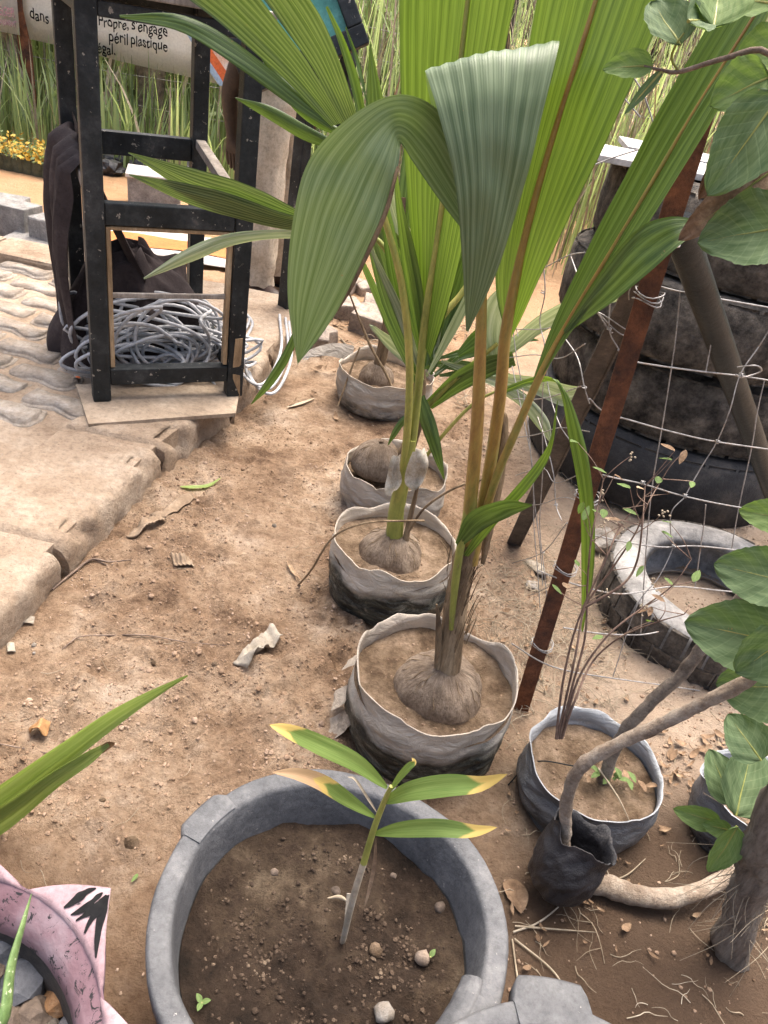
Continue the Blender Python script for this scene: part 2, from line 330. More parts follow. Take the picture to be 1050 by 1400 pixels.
MAT['stone_b'] = M('umber_stone', [(.3, (.07, .052, .04)), (.6, (.17, .13, .10)), (.8, (.28, .22, .17))], 12, .8, .4, 50, .004, spec=.3)
MAT['blackwood'] = M('worn_black_paint', [(.3, (.008, .010, .011)), (.55, (.018, .022, .024)), (.75, (.045, .048, .05)), (.88, (.14, .125, .11))], 9, .5, .3, 60, .002, specks=(48, .66, (.26, .235, .2)), spec=.28)
MAT['barewood'] = M('bare_wood', [(.3, (.22, .145, .08)), (.6, (.38, .27, .16)), (.8, (.5, .38, .25))], 14, .85, .4, 60, .003, scl=(1, 1, .25), spec=.25)
MAT['greywood'] = M('grey_wood', [(.3, (.17, .145, .12)), (.6, (.29, .255, .22)), (.8, (.40, .36, .31))], 14, .85, .4, 60, .003, scl=(1, 1, .25), spec=.25)
MAT['ply'] = M('dusty_plywood', [(.3, (.27, .205, .145)), (.6, (.38, .30, .22)), (.8, (.47, .39, .30))], 5, .9, .3, 60, .002, spec=.2)
MAT['cable'] = M('grey_cable', [(.3, (.28, .285, .295)), (.6, (.42, .425, .435)), (.8, (.52, .52, .525))], 8, .45, 0, spec=.45)
MAT['cloth'] = M('brown_cloth', [(.3, (.022, .016, .016)), (.6, (.042, .031, .030)), (.8, (.07, .054, .05))], 7, .85, .35, 160, .002, spec=.25)
MAT['card'] = M('cardboard', [(.3, (.19, .135, .09)), (.6, (.26, .195, .135)), (.8, (.33, .26, .19))], 14, .9, .2, spec=.2)
MAT['paperw'] = M('white_paper', [(.3, (.24, .205, .16)), (.7, (.35, .315, .26))], 18, .85, .2, spec=.25)
MAT['torn'] = M('bleached_sheath', [(.3, (.36, .30, .21)), (.6, (.50, .455, .37)), (.8, (.58, .54, .46))], 24, .85, .4, 60, .003, spec=.2)
MAT['papero'] = M('brown_paper', [(.3, (.26, .13, .05)), (.7, (.38, .22, .10))], 14, .8, .2, spec=.25)
MAT['khaki'] = M('khaki_cotton', [(.3, (.40, .335, .255)), (.6, (.53, .455, .36)), (.8, (.60, .53, .43))], 9, .9, .4, 120, .002, spec=.2)
MAT['teal'] = M('green_cotton', [(.3, (.045, .17, .13)), (.6, (.075, .25, .19)), (.8, (.11, .32, .25))], 9, .85, .3, 120, .002, spec=.2)
MAT['skin'] = M('dark_skin', [(.3, (.028, .016, .011)), (.7, (.055, .032, .022))], 12, .5, .1, spec=.4)
MAT['shoe'] = M('brown_leather', [(.3, (.030, .018, .014)), (.7, (.065, .038, .028))], 14, .5, .2, spec=.4)
MAT['hair'] = M('black_hair', [(.3, (.006, .005, .005)), (.7, (.015, .013, .012))], 60, .8, .6, spec=.2)
MAT['green_top'] = M('green_table_paint', [(.3, (.05, .21, .17)), (.6, (.09, .30, .25)), (.8, (.14, .36, .31))], 8, .35, .1, spec=.5)
MAT['banner'] = M('banner_vinyl', [(.3, (.66, .63, .58)), (.7, (.80, .78, .74))], 1.5, .5, .15, 8, .01, spec=.4)
_m = MAT['banner']; _t = _m.node_tree; _p = _t.nodes['Principled BSDF']; _tr = _t.nodes.new('ShaderNodeBsdfTranslucent'); _tr.inputs[0].default_value = (.85, .83, .79, 1)   # thin vinyl lets light through
_x = _t.nodes.new('ShaderNodeMixShader'); _x.inputs[0].default_value = .5; _t.links.new(_p.outputs[0], _x.inputs[1]); _t.links.new(_tr.outputs[0], _x.inputs[2]); _t.links.new(_x.outputs[0], _t.nodes['Material Output'].inputs[0])
MAT['ink'] = M('black_ink', [(.3, (.008, .008, .009)), (.7, (.018, .018, .018))], 8, .9, 0, spec=.08)
MAT['pinkink'] = M('pink_ink', [(.3, (.36, .20, .22)), (.7, (.46, .28, .29))], 8, .6, 0)
MAT['orange'] = M('orange_ink', [(.3, (.72, .14, .04)), (.7, (.80, .2, .06))], 3, .5, 0)
MAT['blueink'] = M('pale_blue_ink', [(.3, (.36, .50, .66)), (.7, (.46, .58, .72))], 3, .5, 0)
MAT['peach'] = M('peach_print', [(.3, (.66, .30, .16)), (.5, (.78, .55, .42)), (.7, (.82, .74, .68))], 7, .5, 0)
MAT['orange_sheet'] = M('orange_sheet', [(.3, (.40, .13, .03)), (.7, (.48, .17, .04))], 4, .6, .2, 30, .003)
MAT['yellow'] = M('yellow_petal', [(.3, (.42, .24, .02)), (.7, (.58, .38, .05))], 20, .6, 0)
MAT['blackbag'] = M('black_plastic', [(.3, (.012, .012, .014)), (.6, (.028, .028, .032)), (.8, (.075, .07, .07))], 9, .38, .5, 30, .006, spec=.5)
MAT['teracotta'] = M('mould', [(.3, (.05, .055, .03)), (.6, (.10, .10, .06))], 9, .9, .3)
def banded_pink():
    m, t, b, o = new_mat('pink_painted_rubber'); v = coords(t, False)
    c = ramp(t, [(.36, (.20, .11, .125)), (.52, (.27, .165, .185)), (.66, (.34, .25, .27))]); t.links.new(noi(t, v, 12, 6), c.inputs[0])
    k = ramp(t, [(.41, (1, 1, 1)), (.44, (0, 0, 0))]); t.links.new(noi(t, v, 38, 6, .75, 1.2), k.inputs[0])
    cc = mixc(t, k.outputs[0], c.outputs[0], (.03, .028, .03))
    t.links.new(cc, b.inputs['Base Color']); b.inputs['Roughness'].default_value = .6; bump(t, b, noi(t, v, 60, 6), .4, .003); return m
MAT['pink'] = banded_pink()
MAT['pinkplain'] = M('pink_paint', [(.3, (.25, .165, .178)), (.55, (.30, .21, .225)), (.8, (.35, .275, .29))], 9, .85, .2, 50, .002, specks=(60, .68, (.06, .055, .06)), spec=.1)
def film(name, top, low, mould, zlo, zhi, tf=.25, rough=.38):
    m, t, b, o = new_mat(name); v = coords(t, True); tc = N(t, 'ShaderNodeTexCoord'); sp = N(t, 'ShaderNodeSeparateXYZ')
    t.links.new(tc.outputs['Object'], sp.inputs[0])
    sv = coords(t, True, (1, 1, 2.2))
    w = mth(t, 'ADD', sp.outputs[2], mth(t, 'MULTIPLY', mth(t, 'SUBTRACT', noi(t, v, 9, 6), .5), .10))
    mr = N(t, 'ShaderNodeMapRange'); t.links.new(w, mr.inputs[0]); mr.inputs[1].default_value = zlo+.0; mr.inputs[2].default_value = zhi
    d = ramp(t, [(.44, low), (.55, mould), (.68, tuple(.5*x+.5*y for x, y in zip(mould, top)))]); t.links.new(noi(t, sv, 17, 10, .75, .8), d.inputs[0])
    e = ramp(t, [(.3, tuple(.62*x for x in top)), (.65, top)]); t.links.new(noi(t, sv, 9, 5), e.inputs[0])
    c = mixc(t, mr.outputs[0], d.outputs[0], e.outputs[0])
    t.links.new(c, b.inputs['Base Color']); b.inputs['Roughness'].default_value = rough; b.inputs['Specular IOR Level'].default_value = .5
    bump(t, b, noi(t, sv, 16, 8, .65, 1.2), .8, .02)
    tr = N(t, 'ShaderNodeBsdfTranslucent'); t.links.new(c, tr.inputs[0]); mx = N(t, 'ShaderNodeMixShader'); mx.inputs[0].default_value = tf
    t.links.new(b.outputs[0], mx.inputs[1]); t.links.new(tr.outputs[0], mx.inputs[2]); t.links.new(mx.outputs[0], o.inputs[0]); return m
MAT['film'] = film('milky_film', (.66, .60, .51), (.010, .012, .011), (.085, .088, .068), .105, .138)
MAT['film_in'] = film('milky_film_pale', (.68, .60, .50), (.24, .20, .16), (.46, .39, .31), .05, .12)
MAT['film_low'] = film('milky_film_low', (.58, .53, .46), (.08, .078, .072), (.30, .275, .235), .02, .09)
MAT['film_bw'] = film('black_and_white_film', (.19, .20, .215), (.045, .048, .052), (.15, .15, .15), .03, .11, .05, .42)
MAT['film_white'] = film('bluish_white_film', (.50, .53, .56), (.30, .31, .32), (.42, .44, .46), .0, .08, .2, .4)

# ------------------------------------------------------------------ ground
def vnoise(x, y, seed=0):
    xi = np.floor(x).astype(np.int64); yi = np.floor(y).astype(np.int64); fx = x-xi; fy = y-yi
    fx = fx*fx*(3-2*fx); fy = fy*fy*(3-2*fy)
    def h(a, b):
        n = (a*374761393+b*668265263+seed*1442695041) & 0xffffffff
        n = ((n ^ (n >> 13))*1274126177) & 0xffffffff
        return ((n ^ (n >> 16)) & 0xffff)/65535.0
    return (h(xi, yi)*(1-fx)+h(xi+1, yi)*fx)*(1-fy)+(h(xi, yi+1)*(1-fx)+h(xi+1, yi+1)*fx)*fy
def kerb_x(y):                                # world x of the kerb's outer edge
    return np.interp(y, [0, 1.2, 1.45, 2.02, 2.5, 3.1, 3.9], [-.84, -.80, -.77, -.71, -.60, -.55, -.52])
def gheight(x, y):
    x = np.asarray(x, float); y = np.asarray(y, float)
    near = np.clip((7-np.hypot(x, y-1.5))/4, 0, 1)
    h = .035*(vnoise(x*1.4, y*1.4, 1)-.5)+.020*(vnoise(x*5, y*5, 2)-.5)
    m = np.clip((vnoise(x*3.3+5, y*3.3, 3)-.35)*2.2, 0, 1)
    h = h+m*(.030*(vnoise(x*14, y*14, 4)-.5)+.030*(vnoise(x*33, y*33, 5)-.5)*vnoise(x*9, y*9, 7)*1.6+.018*(vnoise(x*62, y*62, 6)-.5)*vnoise(x*7, y*7, 9)*1.7)
    h = h+.004*(vnoise(x*60, y*60, 8)-.5)
    d = x-kerb_x(y)
    h = h+.012*np.exp(-np.clip(d, 0, 9)/.16)*(y < 3.6)-.012*np.exp(-np.clip(d, 0, 9)/.04)*(y < 3.6)
    inside = np.clip(-(d)/.06, 0, 1)*np.clip((3.75-y)/.1, 0, 1)
    return (h*near)*(1-inside)-.02*inside
def gz(x, y): return float(gheight(x, y))
xs = np.concatenate([np.linspace(-60, -8, 14), np.linspace(-7, -1.2, 60), np.arange(-1.15, 1.45, .0105), np.linspace(1.5, 7, 56), np.linspace(8, 60, 14)])
ys = np.concatenate([np.linspace(-20, -1, 8), np.linspace(-.6, .2, 10), np.arange(.25, 2.9, .0105), np.linspace(2.93, 6, 110), np.linspace(6.2, 12, 30), np.linspace(14, 120, 14)])
XX, YY = np.meshgrid(xs, ys); ZZ = gheight(XX, YY)
me = bpy.data.meshes.new('ground'); n, m_ = XX.shape
idx = np.arange(n*m_).reshape(n, m_)
quads = np.stack([idx[:-1, :-1], idx[:-1, 1:], idx[1:, 1:], idx[1:, :-1]], -1).reshape(-1, 4)
me.vertices.add(n*m_); me.vertices.foreach_set('co', np.stack([XX, YY, ZZ], -1).astype(np.float32).ravel())
me.loops.add(quads.size); me.loops.foreach_set('vertex_index', quads.ravel().astype(np.int32))
me.polygons.add(len(quads)); me.polygons.foreach_set('loop_start', np.arange(0, quads.size, 4, dtype=np.int32))
me.update(calc_edges=True); me.polygons.foreach_set('use_smooth', [True]*len(quads)); me.materials.append(MAT['ground'])
ground = bpy.data.objects.new('ground', me); col.objects.link(ground); ground['kind'] = 'structure'

def icobase():
    bm = bmesh.new(); bmesh.ops.create_icosphere(bm, subdivisions=1, radius=1); bm.verts.index_update()
    v = np.array([x.co for x in bm.verts]); f = [tuple(x.index for x in q.verts) for q in bm.faces]; bm.free(); return v, f
ICO = icobase()
def crumbs(mb, pts, sizes, rng, mi=0, flat=.7):
    v, f = ICO
    for (x, y, z), r in zip(pts, sizes):
        q = v*(1+.5*(rng.random(v.shape)-.5)); sc = r*(.7+.6*rng.random(3)); sc[2] *= flat
        q = q*sc+np.array([x, y, z]); mb.add(q.tolist(), f, None, mi, rng.random() < .5)
rng = np.random.default_rng(3)
mb = MB(); pts = []; sz = []
while len(pts) < 15000:
    x = rng.uniform(-.85, 1.4); y = .3+2.6*rng.random()**1.4
    if x < kerb_x(y)+.01: continue
    w = float(vnoise(np.array(x*3.3+5), np.array(y*3.3), 3))
    if rng.random() > max(.06, (w-.35)*2.3): continue
    r = .0014+.0030*rng.random()**2+(.006*rng.random() if rng.random() < .03 else 0)
    pts.append((x, y, gz(x, y)+r*.25)); sz.append(r)
crumbs(mb, pts, sz, rng)
o = obj(mb, 'soil_crumbs', MAT['clod'], None, (0, 0, 0), 'stuff'); o['label'] = 'loose crumbs and clods of sandy soil on the ground'; o['category'] = 'soil'

# ------------------------------------------------------------------ paved terrace: sand bed, kerb stones, pavers
KZ = .107
mb = MB(); edge = []
for y in np.linspace(.6, 3.62, 30):
    xk = float(kerb_x(y)); edge.append([V(x, y, KZ-.010+.006*mn.noise((x*5, y*5, 1))) for x in np.linspace(-5.5, xk-.03, 50)])
mb.grid(edge)
L = edge[-1]; mb.grid([L, [V(p.x, p.y+.02, -.03) for p in L]])
R_ = [r[-1] for r in edge]; mb.grid([R_, [V(p.x, p.y, -.03) for p in R_]])
pav = obj(mb, 'pavement', MAT['concrete'], None, (0, 0, 0)); pav['kind'] = 'structure'
def kerb_stone(y0, y1, w, seed, dz=0, x_in=None):
    mb = MB(); ny, nx = 40, 22; rows = []
    for i in range(ny+1):
        y = y0+(y1-y0)*i/ny; row = []; xo = float(kerb_x(y))
        prof = []
        e = min(i, ny-i)/ny*(y1-y0)
        rd = .022; drop = 0 if e > rd else rd-math.sqrt(max(0, rd*rd-(rd-e)**2))
        for j in range(nx+1):
            u = j/nx
            if u < .68: q = (xo-w*(1-u/.68)-.012, KZ+dz)
            else:
                a = (u-.68)/.32
                if a < .45: th = a/.45*math.pi/2; q = (xo-.03+.03*math.sin(th), KZ+dz-.03+.03*math.cos(th))
                else: q = (xo+.004*(a-.45), KZ+dz-.03-(a-.45)/.55*.09)
            nz = mn.noise((q[0]*7, y*7, seed+q[1]*7)); n2 = mn.noise((q[0]*30, y*30, seed+q[1]*30))
            chip = max(0, mn.noise((q[1]*12, y*11, seed*2.2))-.15)*.05 if u > .62 else 0
            row.append(V(q[0]+nz*.014-chip*1.3+.006*n2, y+.01*nz, q[1]-drop+nz*.009+n2*.003-chip*.5))
        rows.append(row)
    mb.grid(rows)
    a, b = rows[0], rows[-1]
    mb.grid([[V(p.x, p.y, p.z) for p in a], [V(p.x, p.y+.01, min(p.z, 0)-.04) for p in a]]); mb.grid([b, [V(p.x, p.y-.01, min(p.z, 0)-.04) for p in b]])
    return obj(mb, 'kerb_stone', MAT['concrete'], pav)
for k, (a, b) in enumerate([(.95, 1.455), (1.475, 2.015), (2.03, 2.46), (2.475, 2.95), (2.965, 3.5)]): kerb_stone(a, b, .30, k*3.7+1, [-.012, 0, .004, 0, -.004][k])
# interlocking pavers
PL, PW = .275, .135
prof = [(-.5, -.5), (-.28, -.5), (-.2, -.36), (.06, -.36), (.14, -.5), (.5, -.5), (.5, .5), (.28, .5), (.2, .36), (-.06, .36), (-.14, .5), (-.5, .5)]
prof = [(-.47, -.36), (-.36, -.46), (-.24, -.47), (-.1, -.38), (.02, -.33), (.14, -.38), (.28, -.47), (.40, -.45), (.49, -.34), (.50, .1), (.46, .50), (.36, .46), (.26, .43), (.14, .50), (.0, .55), (-.12, .50), (-.25, .43), (-.38, .46), (-.48, .52), (-.5, .05)]
def paver_mesh(k):
    bm = bmesh.new(); vs = [bm.verts.new((x*(PL-.02), y*(PW-.016), 0)) for x, y in prof]; f = bm.faces.new(vs)
    r = bmesh.ops.extrude_face_region(bm, geom=[f]); top = [g for g in r['geom'] if isinstance(g, bmesh.types.BMVert)]
    for v in top: v.co.z += .05
    bm.normal_update(); te = [e for e in bm.edges if all(v in top for v in e.verts)]
    bmesh.ops.bevel(bm, geom=te, offset=.013, segments=3, affect='EDGES')
    for v in bm.verts: v.co += Vector(mn.noise_vector(v.co*14+V(k*3, 0, 0)))*.009
    me = bpy.data.meshes.new('paver'); bm.to_mesh(me); bm.free(); me.materials.append(MAT['paver'])
    for p in me.polygons: p.use_smooth = True
    return me
pmeshes = [paver_mesh(k) for k in range(7)]
for r in range(-6, 22):
    for c in range(0, 11):
        a = math.radians(-14)
        lx = -PL*c-(PL/2 if r % 2 else 0); ly = PW*r
        x = -1.10+lx*math.cos(a)-ly*math.sin(a)*0; y = 1.62+ly+lx*math.sin(a)*1.0
        if y > 3.28 or y < 1.25 or x > float(kerb_x(y))-.40 or x < -3.3: continue
        o = bpy.data.objects.new('paver', pmeshes[rnd.randrange(7)]); col.objects.link(o); o.parent = pav
        o.location = (x, y, KZ-.046+rnd.uniform(-.005, .006)); o.rotation_euler = (rnd.uniform(-.05, .05), rnd.uniform(-.03, .03), a*.6+rnd.uniform(-.04, .04))
# border course at the back of the terrace
for k in range(4):
    mb = MB(); x = -3.3+k*.52
    mb.box((x, 3.43-(x+1.5)*.03, KZ-.02), ((1, -.03, 0), (.03, 1, 0), (0, 0, 1)), (.25, .12, .055), .015, 0, .008)
    obj(mb, 'kerb_stone', MAT['concrete'], pav)

# ------------------------------------------------------------------ tubs
def tub(cx, cy, zr, R, soil_z, label, lugs, group=None):
    t = thing('rubber_tub', label, 'planter', (cx, cy, 0))
    pr = [(R-.05, .0), (R-.045, .05), (R-.028, zr-.05), (R-.02, zr-.045), (R+.005, zr-.042), (R+.0075, zr-.038), (R+.0085, zr-.008), (R+.006, zr-.002), (R+.002, zr), (R-.019, zr-.002), (R-.0235, zr-.005), (R-.0255, zr-.010), (R-.029, zr-.035), (R-.040, soil_z-.03)]
    rows = []
    for (r, z) in pr:
        row = []
        for j in range(72):
            th = 2*math.pi*j/72; w = 1+.012*math.sin(2*th+.6)+.008*math.sin(3*th+cx*9)
            rr = r*w+.0025*mn.noise((math.cos(th)*4, math.sin(th)*4, z*12+cx)); row.append(V(cx+rr*math.cos(th), cy+rr*math.sin(th), z+.005*math.sin(3*th+1)*(z > .1)))
        rows.append(row)
    mb = MB(); mb.grid(rows, None, 0, True, True)
    for j in range(1): mb.add(rows[0], [tuple(range(71, -1, -1))])
    obj(mb, 'wall', MAT['tub'], t)
    for (ang, half, out, drop) in lugs:
        mb = MB(); rr = []
        for i in range(15):
            th = math.radians(ang+half*(i/14*2-1)); e = min(i, 14-i)/14; o_ = out*min(1, e*9)
            c, s = math.cos(th), math.sin(th); w = 1+.012*math.sin(2*th+.6)+.008*math.sin(3*th+cx*9); zz = zr+.005*math.sin(3*th+1)
            q = [(R*w-.022, zz+.0012), (R*w+.004+o_, zz+.002), (R*w+.010+o_, zz-.004), (R*w+.010+o_, zz-drop), (R*w+.002, zz-drop-.006)]
            rr.append([V(cx+a*c, cy+a*s, b) for a, b in q])
        mb.grid(rr, None, 0, True); mb.add(rr[0], [(0, 1, 2, 3, 4)]); mb.add(rr[-1], [(4, 3, 2, 1, 0)])
        obj(mb, 'handle_lug', MAT['tub'], t)
    return t
def soil_disc(parent, cx, cy, z, R, mat, cmat, ncr, amp=.012, seed=0, crs=(.002, .006), hole=None):
    mb = MB(); rows = []; nr, na = 26, 60
    def hz(x, y):
        return z+amp*(mn.noise((x*9, y*9, seed))+.6*mn.noise((x*28, y*28, seed+4))+.35*mn.noise((x*75, y*75, seed+8)))
    for i in range(nr+1):
        r = R*i/nr; rows.append([V(cx+r*math.cos(2*math.pi*j/na), cy+r*math.sin(2*math.pi*j/na), hz(cx+r*math.cos(2*math.pi*j/na), cy+r*math.sin(2*math.pi*j/na))+(.008*(i/nr)**6)) for j in range(na)])
    mb.grid(rows, None, 0, True, True); s = obj(mb, 'soil', mat, parent)
    if ncr:
        mb = MB(); g = np.random.default_rng(seed+11); pts = []; sz = []
        for k in range(ncr):
            r = R*.95*math.sqrt(g.random()); th = g.random()*6.283; x, y = cx+r*math.cos(th), cy+r*math.sin(th)
            if mn.noise((x*11, y*11, seed+2)) < -.15 and g.random() < .8: continue
            q = crs[0]+(crs[1]-crs[0])*g.random()**3; pts.append((x, y, hz(x, y)+q*.3)); sz.append(q)
        crumbs(mb, pts, sz, g, 0, .8); c = obj(mb, 'soil_crumbs', cmat, s, None, 'stuff')
    return s, hz
TX, TY, TZ, TR = .038, .595, .275, .244
TL = G(275, 1110, TZ); lug_a = math.degrees(math.atan2(TL.y-TY, TL.x-TX))
tub1 = tub(TX, TY, TZ, TR, .175, 'big grey rubber tub with dark soil and a single ginger shoot', [(lug_a, 10, .010, .03), (lug_a+180, 10, .010, .03)])
s1, tub_hz = soil_disc(tub1, TX, TY, .180, TR-.036, MAT['darksoil'], MAT['darkclod'], 3600, .021, 2, (.0007, .0042))
p2 = G(765, 1378, .29)
tub2 = tub(p2.x, p2.y-.235, .29, .235, .22, 'grey rubber tub with a broad lug, its rim touching the ginger tub', [(92, 13, .03, .03), (-88, 13, .03, .03)])
soil_disc(tub2, p2.x, p2.y-.235, .22, .192, MAT['darksoil'], MAT['darkclod'], 300, .012, 5)
# loose strip of tub rim leaning on the inner wall
mb = MB(); a = G(645, 1338, .262); b = G(600, 1425, .255)
mb.tube([a, a.lerp(b, .35)+V(.006, 0, .0), a.lerp(b, .7)+V(.004, 0, 0), b], [.017, .021, .021, .02], 10, 12, flat=.55, wob=.12)
single(mb, 'rubber_strip', MAT['tub'], 'short strip of grey rubber lying across the edge of the ginger tub', 'strip', a)
# pebbles on the tub soil
for k, (px, py, r, mt) in enumerate([(514, 1300, .011, 'bagsoil'), (523, 1390, .014, 'rockw'), (602, 1240, .009, 'stone_b'), (375, 1190, .007, 'stone_b'), (540, 1190, .006, 'stone_b'), (577, 1313, .012, 'stone_b'), (460, 1215, .008, 'stone_b')]):
    c = G(px, py, .185); c.z = tub_hz(c.x, c.y)+r*.45; mb = MB(); mb.rock(c, r, k+2, 2, .3, 0, True)
    single(mb, 'pebble', MAT[mt], ['rounded tan lump of soil beside the ginger stem', 'pale grey pebble on the soil near the rubber strip', 'small brown pebble on tub soil', 'small brown pebble on tub soil', 'small brown pebble on tub soil', 'dark brown clod on the tub soil by a tiny sprout', 'small brown pebble on tub soil'][k], 'pebble', c, 'pebbles on the tub soil')

# ginger shoot
b0 = G(470, 1282, .182)
gp = thing('ginger_plant', 'young ginger shoot with yellowing leaf tips growing from the big tub', 'plant', (b0.x, b0.y, tub_hz(b0.x, b0.y)))
ST = [b0+V(0, 0, -.02)]+T([(482, 1230, .585), (497, 1180, .59), (512, 1130, .595), (527, 1092, .60), (535, 1075, .60)])
mb = MB(); mb.tube(ST[:3], [.0045, .005, .0045], 7, 8); obj(mb, 'stem_base', MAT['straw'], gp)
mb = MB(); mb.tube(ST[2:], [.0046, .0042, .0035, .0025], 7, 12); obj(mb, 'stem', MAT['petiole_green'], gp)
def simple_leaf(parent, path, width, mat, name='leaf', updir=(0, 0, 1), fold=.12, n=18, prof=None, thick=False):
    P = spline(path, n); A = []; B = []; mb = MB(); rows = []; uvs = []
    for i in range(n):
        t = i/(n-1); tg = (P[min(i+1, n-1)]-P[max(0, i-1)]).normalized(); sd_ = tg.cross(Vector(updir))
        sd_ = sd_.normalized() if sd_.length > 1e-5 else V(1, 0, 0); nr = sd_.cross(tg)
        w = width*(prof(t) if prof else math.sin(math.pi*min(1, .03+t*.97))**.75*(1-.25*t))
        row = []
        for u in (0, .2, .4, .5, .6, .8, 1):
            q = (u-.5)*2; row.append(P[i]+sd_*(q*w/2)+nr*(abs(q)*w*fold+.025*w*math.sin(t*13+q*2+path[0].x*40))); uvs.append((u, t))
        rows.append(row)
    mb.grid(rows, uvs); return obj(mb, name, mat, parent)
UPL = (0, -.55, .83)
simple_leaf(gp, T([(529, 1077, .60), (490, 1045, .59), (440, 1020, .575), (395, 1000, .56), (368, 991, .555)]), .025, MAT['ginger'], updir=UPL)
simple_leaf(gp, T([(512, 1117, .595), (475, 1093, .58), (440, 1070, .565), (405, 1058, .555), (372, 1056, .55)]), .021, MAT['ginger_dry'], updir=UPL)
simple_leaf(gp, T([(526, 1097, .60), (560, 1082, .595), (610, 1074, .59), (655, 1072, .585), (694, 1058, .58)]), .029, MAT['ginger'], updir=UPL)
simple_leaf(gp, T([(512, 1140, .595), (550, 1134, .585), (600, 1132, .575), (645, 1136, .57), (680, 1131, .57)]), .024, MAT['ginger'], updir=UPL)
simple_leaf(gp, T([(531, 1085, .6), (545, 1064, .603), (558, 1049, .606), (566, 1042, .608), (563, 1036, .61)]), .010, MAT['ginger'], updir=UPL)
simple_leaf(gp, T([(516, 1112, .597), (502, 1090, .60), (486, 1066, .60), (475, 1062, .60)]), .004, MAT['straw'], 'dry_leaf', updir=UPL)
simple_leaf(gp, T([(514, 1145, .597), (512, 1180, .59), (505, 1215, .58), (497, 1245, .57)]), .006, MAT['deadleaf'], 'dry_leaf', updir=UPL)
c = G(478, 1250, .195); mb = MB(); mb.box(c+V(-.004, .004, .012), ((1, 0, .1), (0, .8, -.5), (-.1, .5, .8)), (.0045, .001, .022), .0005); single(mb, 'plant_tag', MAT['paperw'], 'small white strip standing by the base of the ginger stem', 'tag', c)
c = G(448, 1228, .188); mb = MB(); mb.tube([c, c+V(.018, .003, .004), c+V(.034, -.002, .003)], [.001, .004, .001], 5, 8, flat=.4); single(mb, 'dry_husk', MAT['straw'], 'dry curled straw scrap lying beside the ginger stem', 'straw', c)
for k, (px, py) in enumerate([(275, 1375), (586, 1313)]):
    c = G(px, py, .185); c.z = tub_hz(c.x, c.y)-.003
    sp_ = thing('seedling', ['tiny two-leaved green seedling near the left wall of the tub', 'tiny pale green sprout beside the dark clod in the tub'][k], 'seedling', c)
    mb = MB(); mb.tube([c, c+V(.001, 0, .014)], .0012, 5, 4); obj(mb, 'stem', MAT['petiole_green'], sp_)
    for a in ([.3, 2.4, 4.6] if k == 0 else [1.0]):
        d = V(math.cos(a), math.sin(a), .35); simple_leaf(sp_, [c+V(0, 0, .013), c+V(0, 0, .014)+d*.006, c+V(0, 0, .013)+d*.013], .009, MAT['broad_light'], n=7)

# ------------------------------------------------------------------ grow bags
def grow_bag(name, label, c, rb, rt, h, soil, mats, seed, rimw=.012, group=None, flare=.0, axis=None, fold=.008, crn=250, smat=None, film_name='film'):
    t = thing(name, label, 'grow bag', (c.x, c.y, c.z), group)
    na, nz = 80, 26; rows = []; ax = Vector(axis).normalized() if axis else V(0, 0, 1)
    X = ax.orthogonal().normalized() if axis else V(1, 0, 0); Yv = ax.cross(X)
    def rim(th): return h*(1+rimw/h*(1.5*mn.noise((math.cos(th)*1.3+seed, math.sin(th)*1.3, 2))+.55*mn.noise((math.cos(th)*3+seed, math.sin(th)*3, 7))-.5*max(0, mn.noise((math.cos(th)*5+seed, math.sin(th)*5, 9))-.2)*2))
    def pt(th, k, off=0):
        hh = rim(th); z = hh*k
        r = rb+(rt-rb)*k+.012*math.sin(math.pi*min(1, k*1.1))
        fz = fold*(1.5*mn.noise((math.cos(th)*1.1+seed, math.sin(th)*1.1, z*9))+.9*(.3-abs(mn.noise((math.cos(th)*1.6+seed, math.sin(th)*1.6, z*30+1.5*math.sin(th+seed)))))*1.6+.45*mn.noise((math.cos(th)*3.5, math.sin(th)*3.5+seed, z*60)))
        fv = fold*.7*mn.noise((math.cos(th)*2.6+seed*2, math.sin(th)*2.6, z*7)); k2 = max(0, (k-.8)/.2)
        r += fz*(1-.6*k2)+fv+flare*k2*(1+.9*mn.noise((math.cos(th)*2.2+seed*1.7, math.sin(th)*2.2, 3)))-off
        if k < .06: r -= .012*(1-k/.06)
        return c+X*(r*math.cos(th))+Yv*(r*math.sin(th))+ax*z
    for i in range(nz+1): rows.append([pt(2*math.pi*j/na, i/nz) for j in range(na)])
    mb = MB(); mb.grid(rows, None, 0, True, True); mb.add(rows[0], [tuple(range(na-1, -1, -1))])
    kk = max(.0, (soil-.02)/h); inner = [[pt(2*math.pi*j/na, 1-(1-kk)*i/8, .0025) for j in range(na)] for i in range(9)]
    mb.grid([rows[-1]]+inner, None, 1, True, True)
    obj(mb, film_name, mats, t)
    mid = c+ax*soil
    if axis is None: s, hz = soil_disc(t, c.x, c.y, c.z+soil, rb+(rt-rb)*soil/h+.006, smat or MAT['bagsoil'], smat or MAT['clod'], crn, .009, int(seed), (.0015, .004))
    else: hz = None
    return t, hz
def bagpos(pxl, pxr, py, zr):                # rim centre and radius from the left and right extremes of the rim
    a, b = G(pxl, py, zr), G(pxr, py, zr); return (a+b)/2, (b-a).length/2

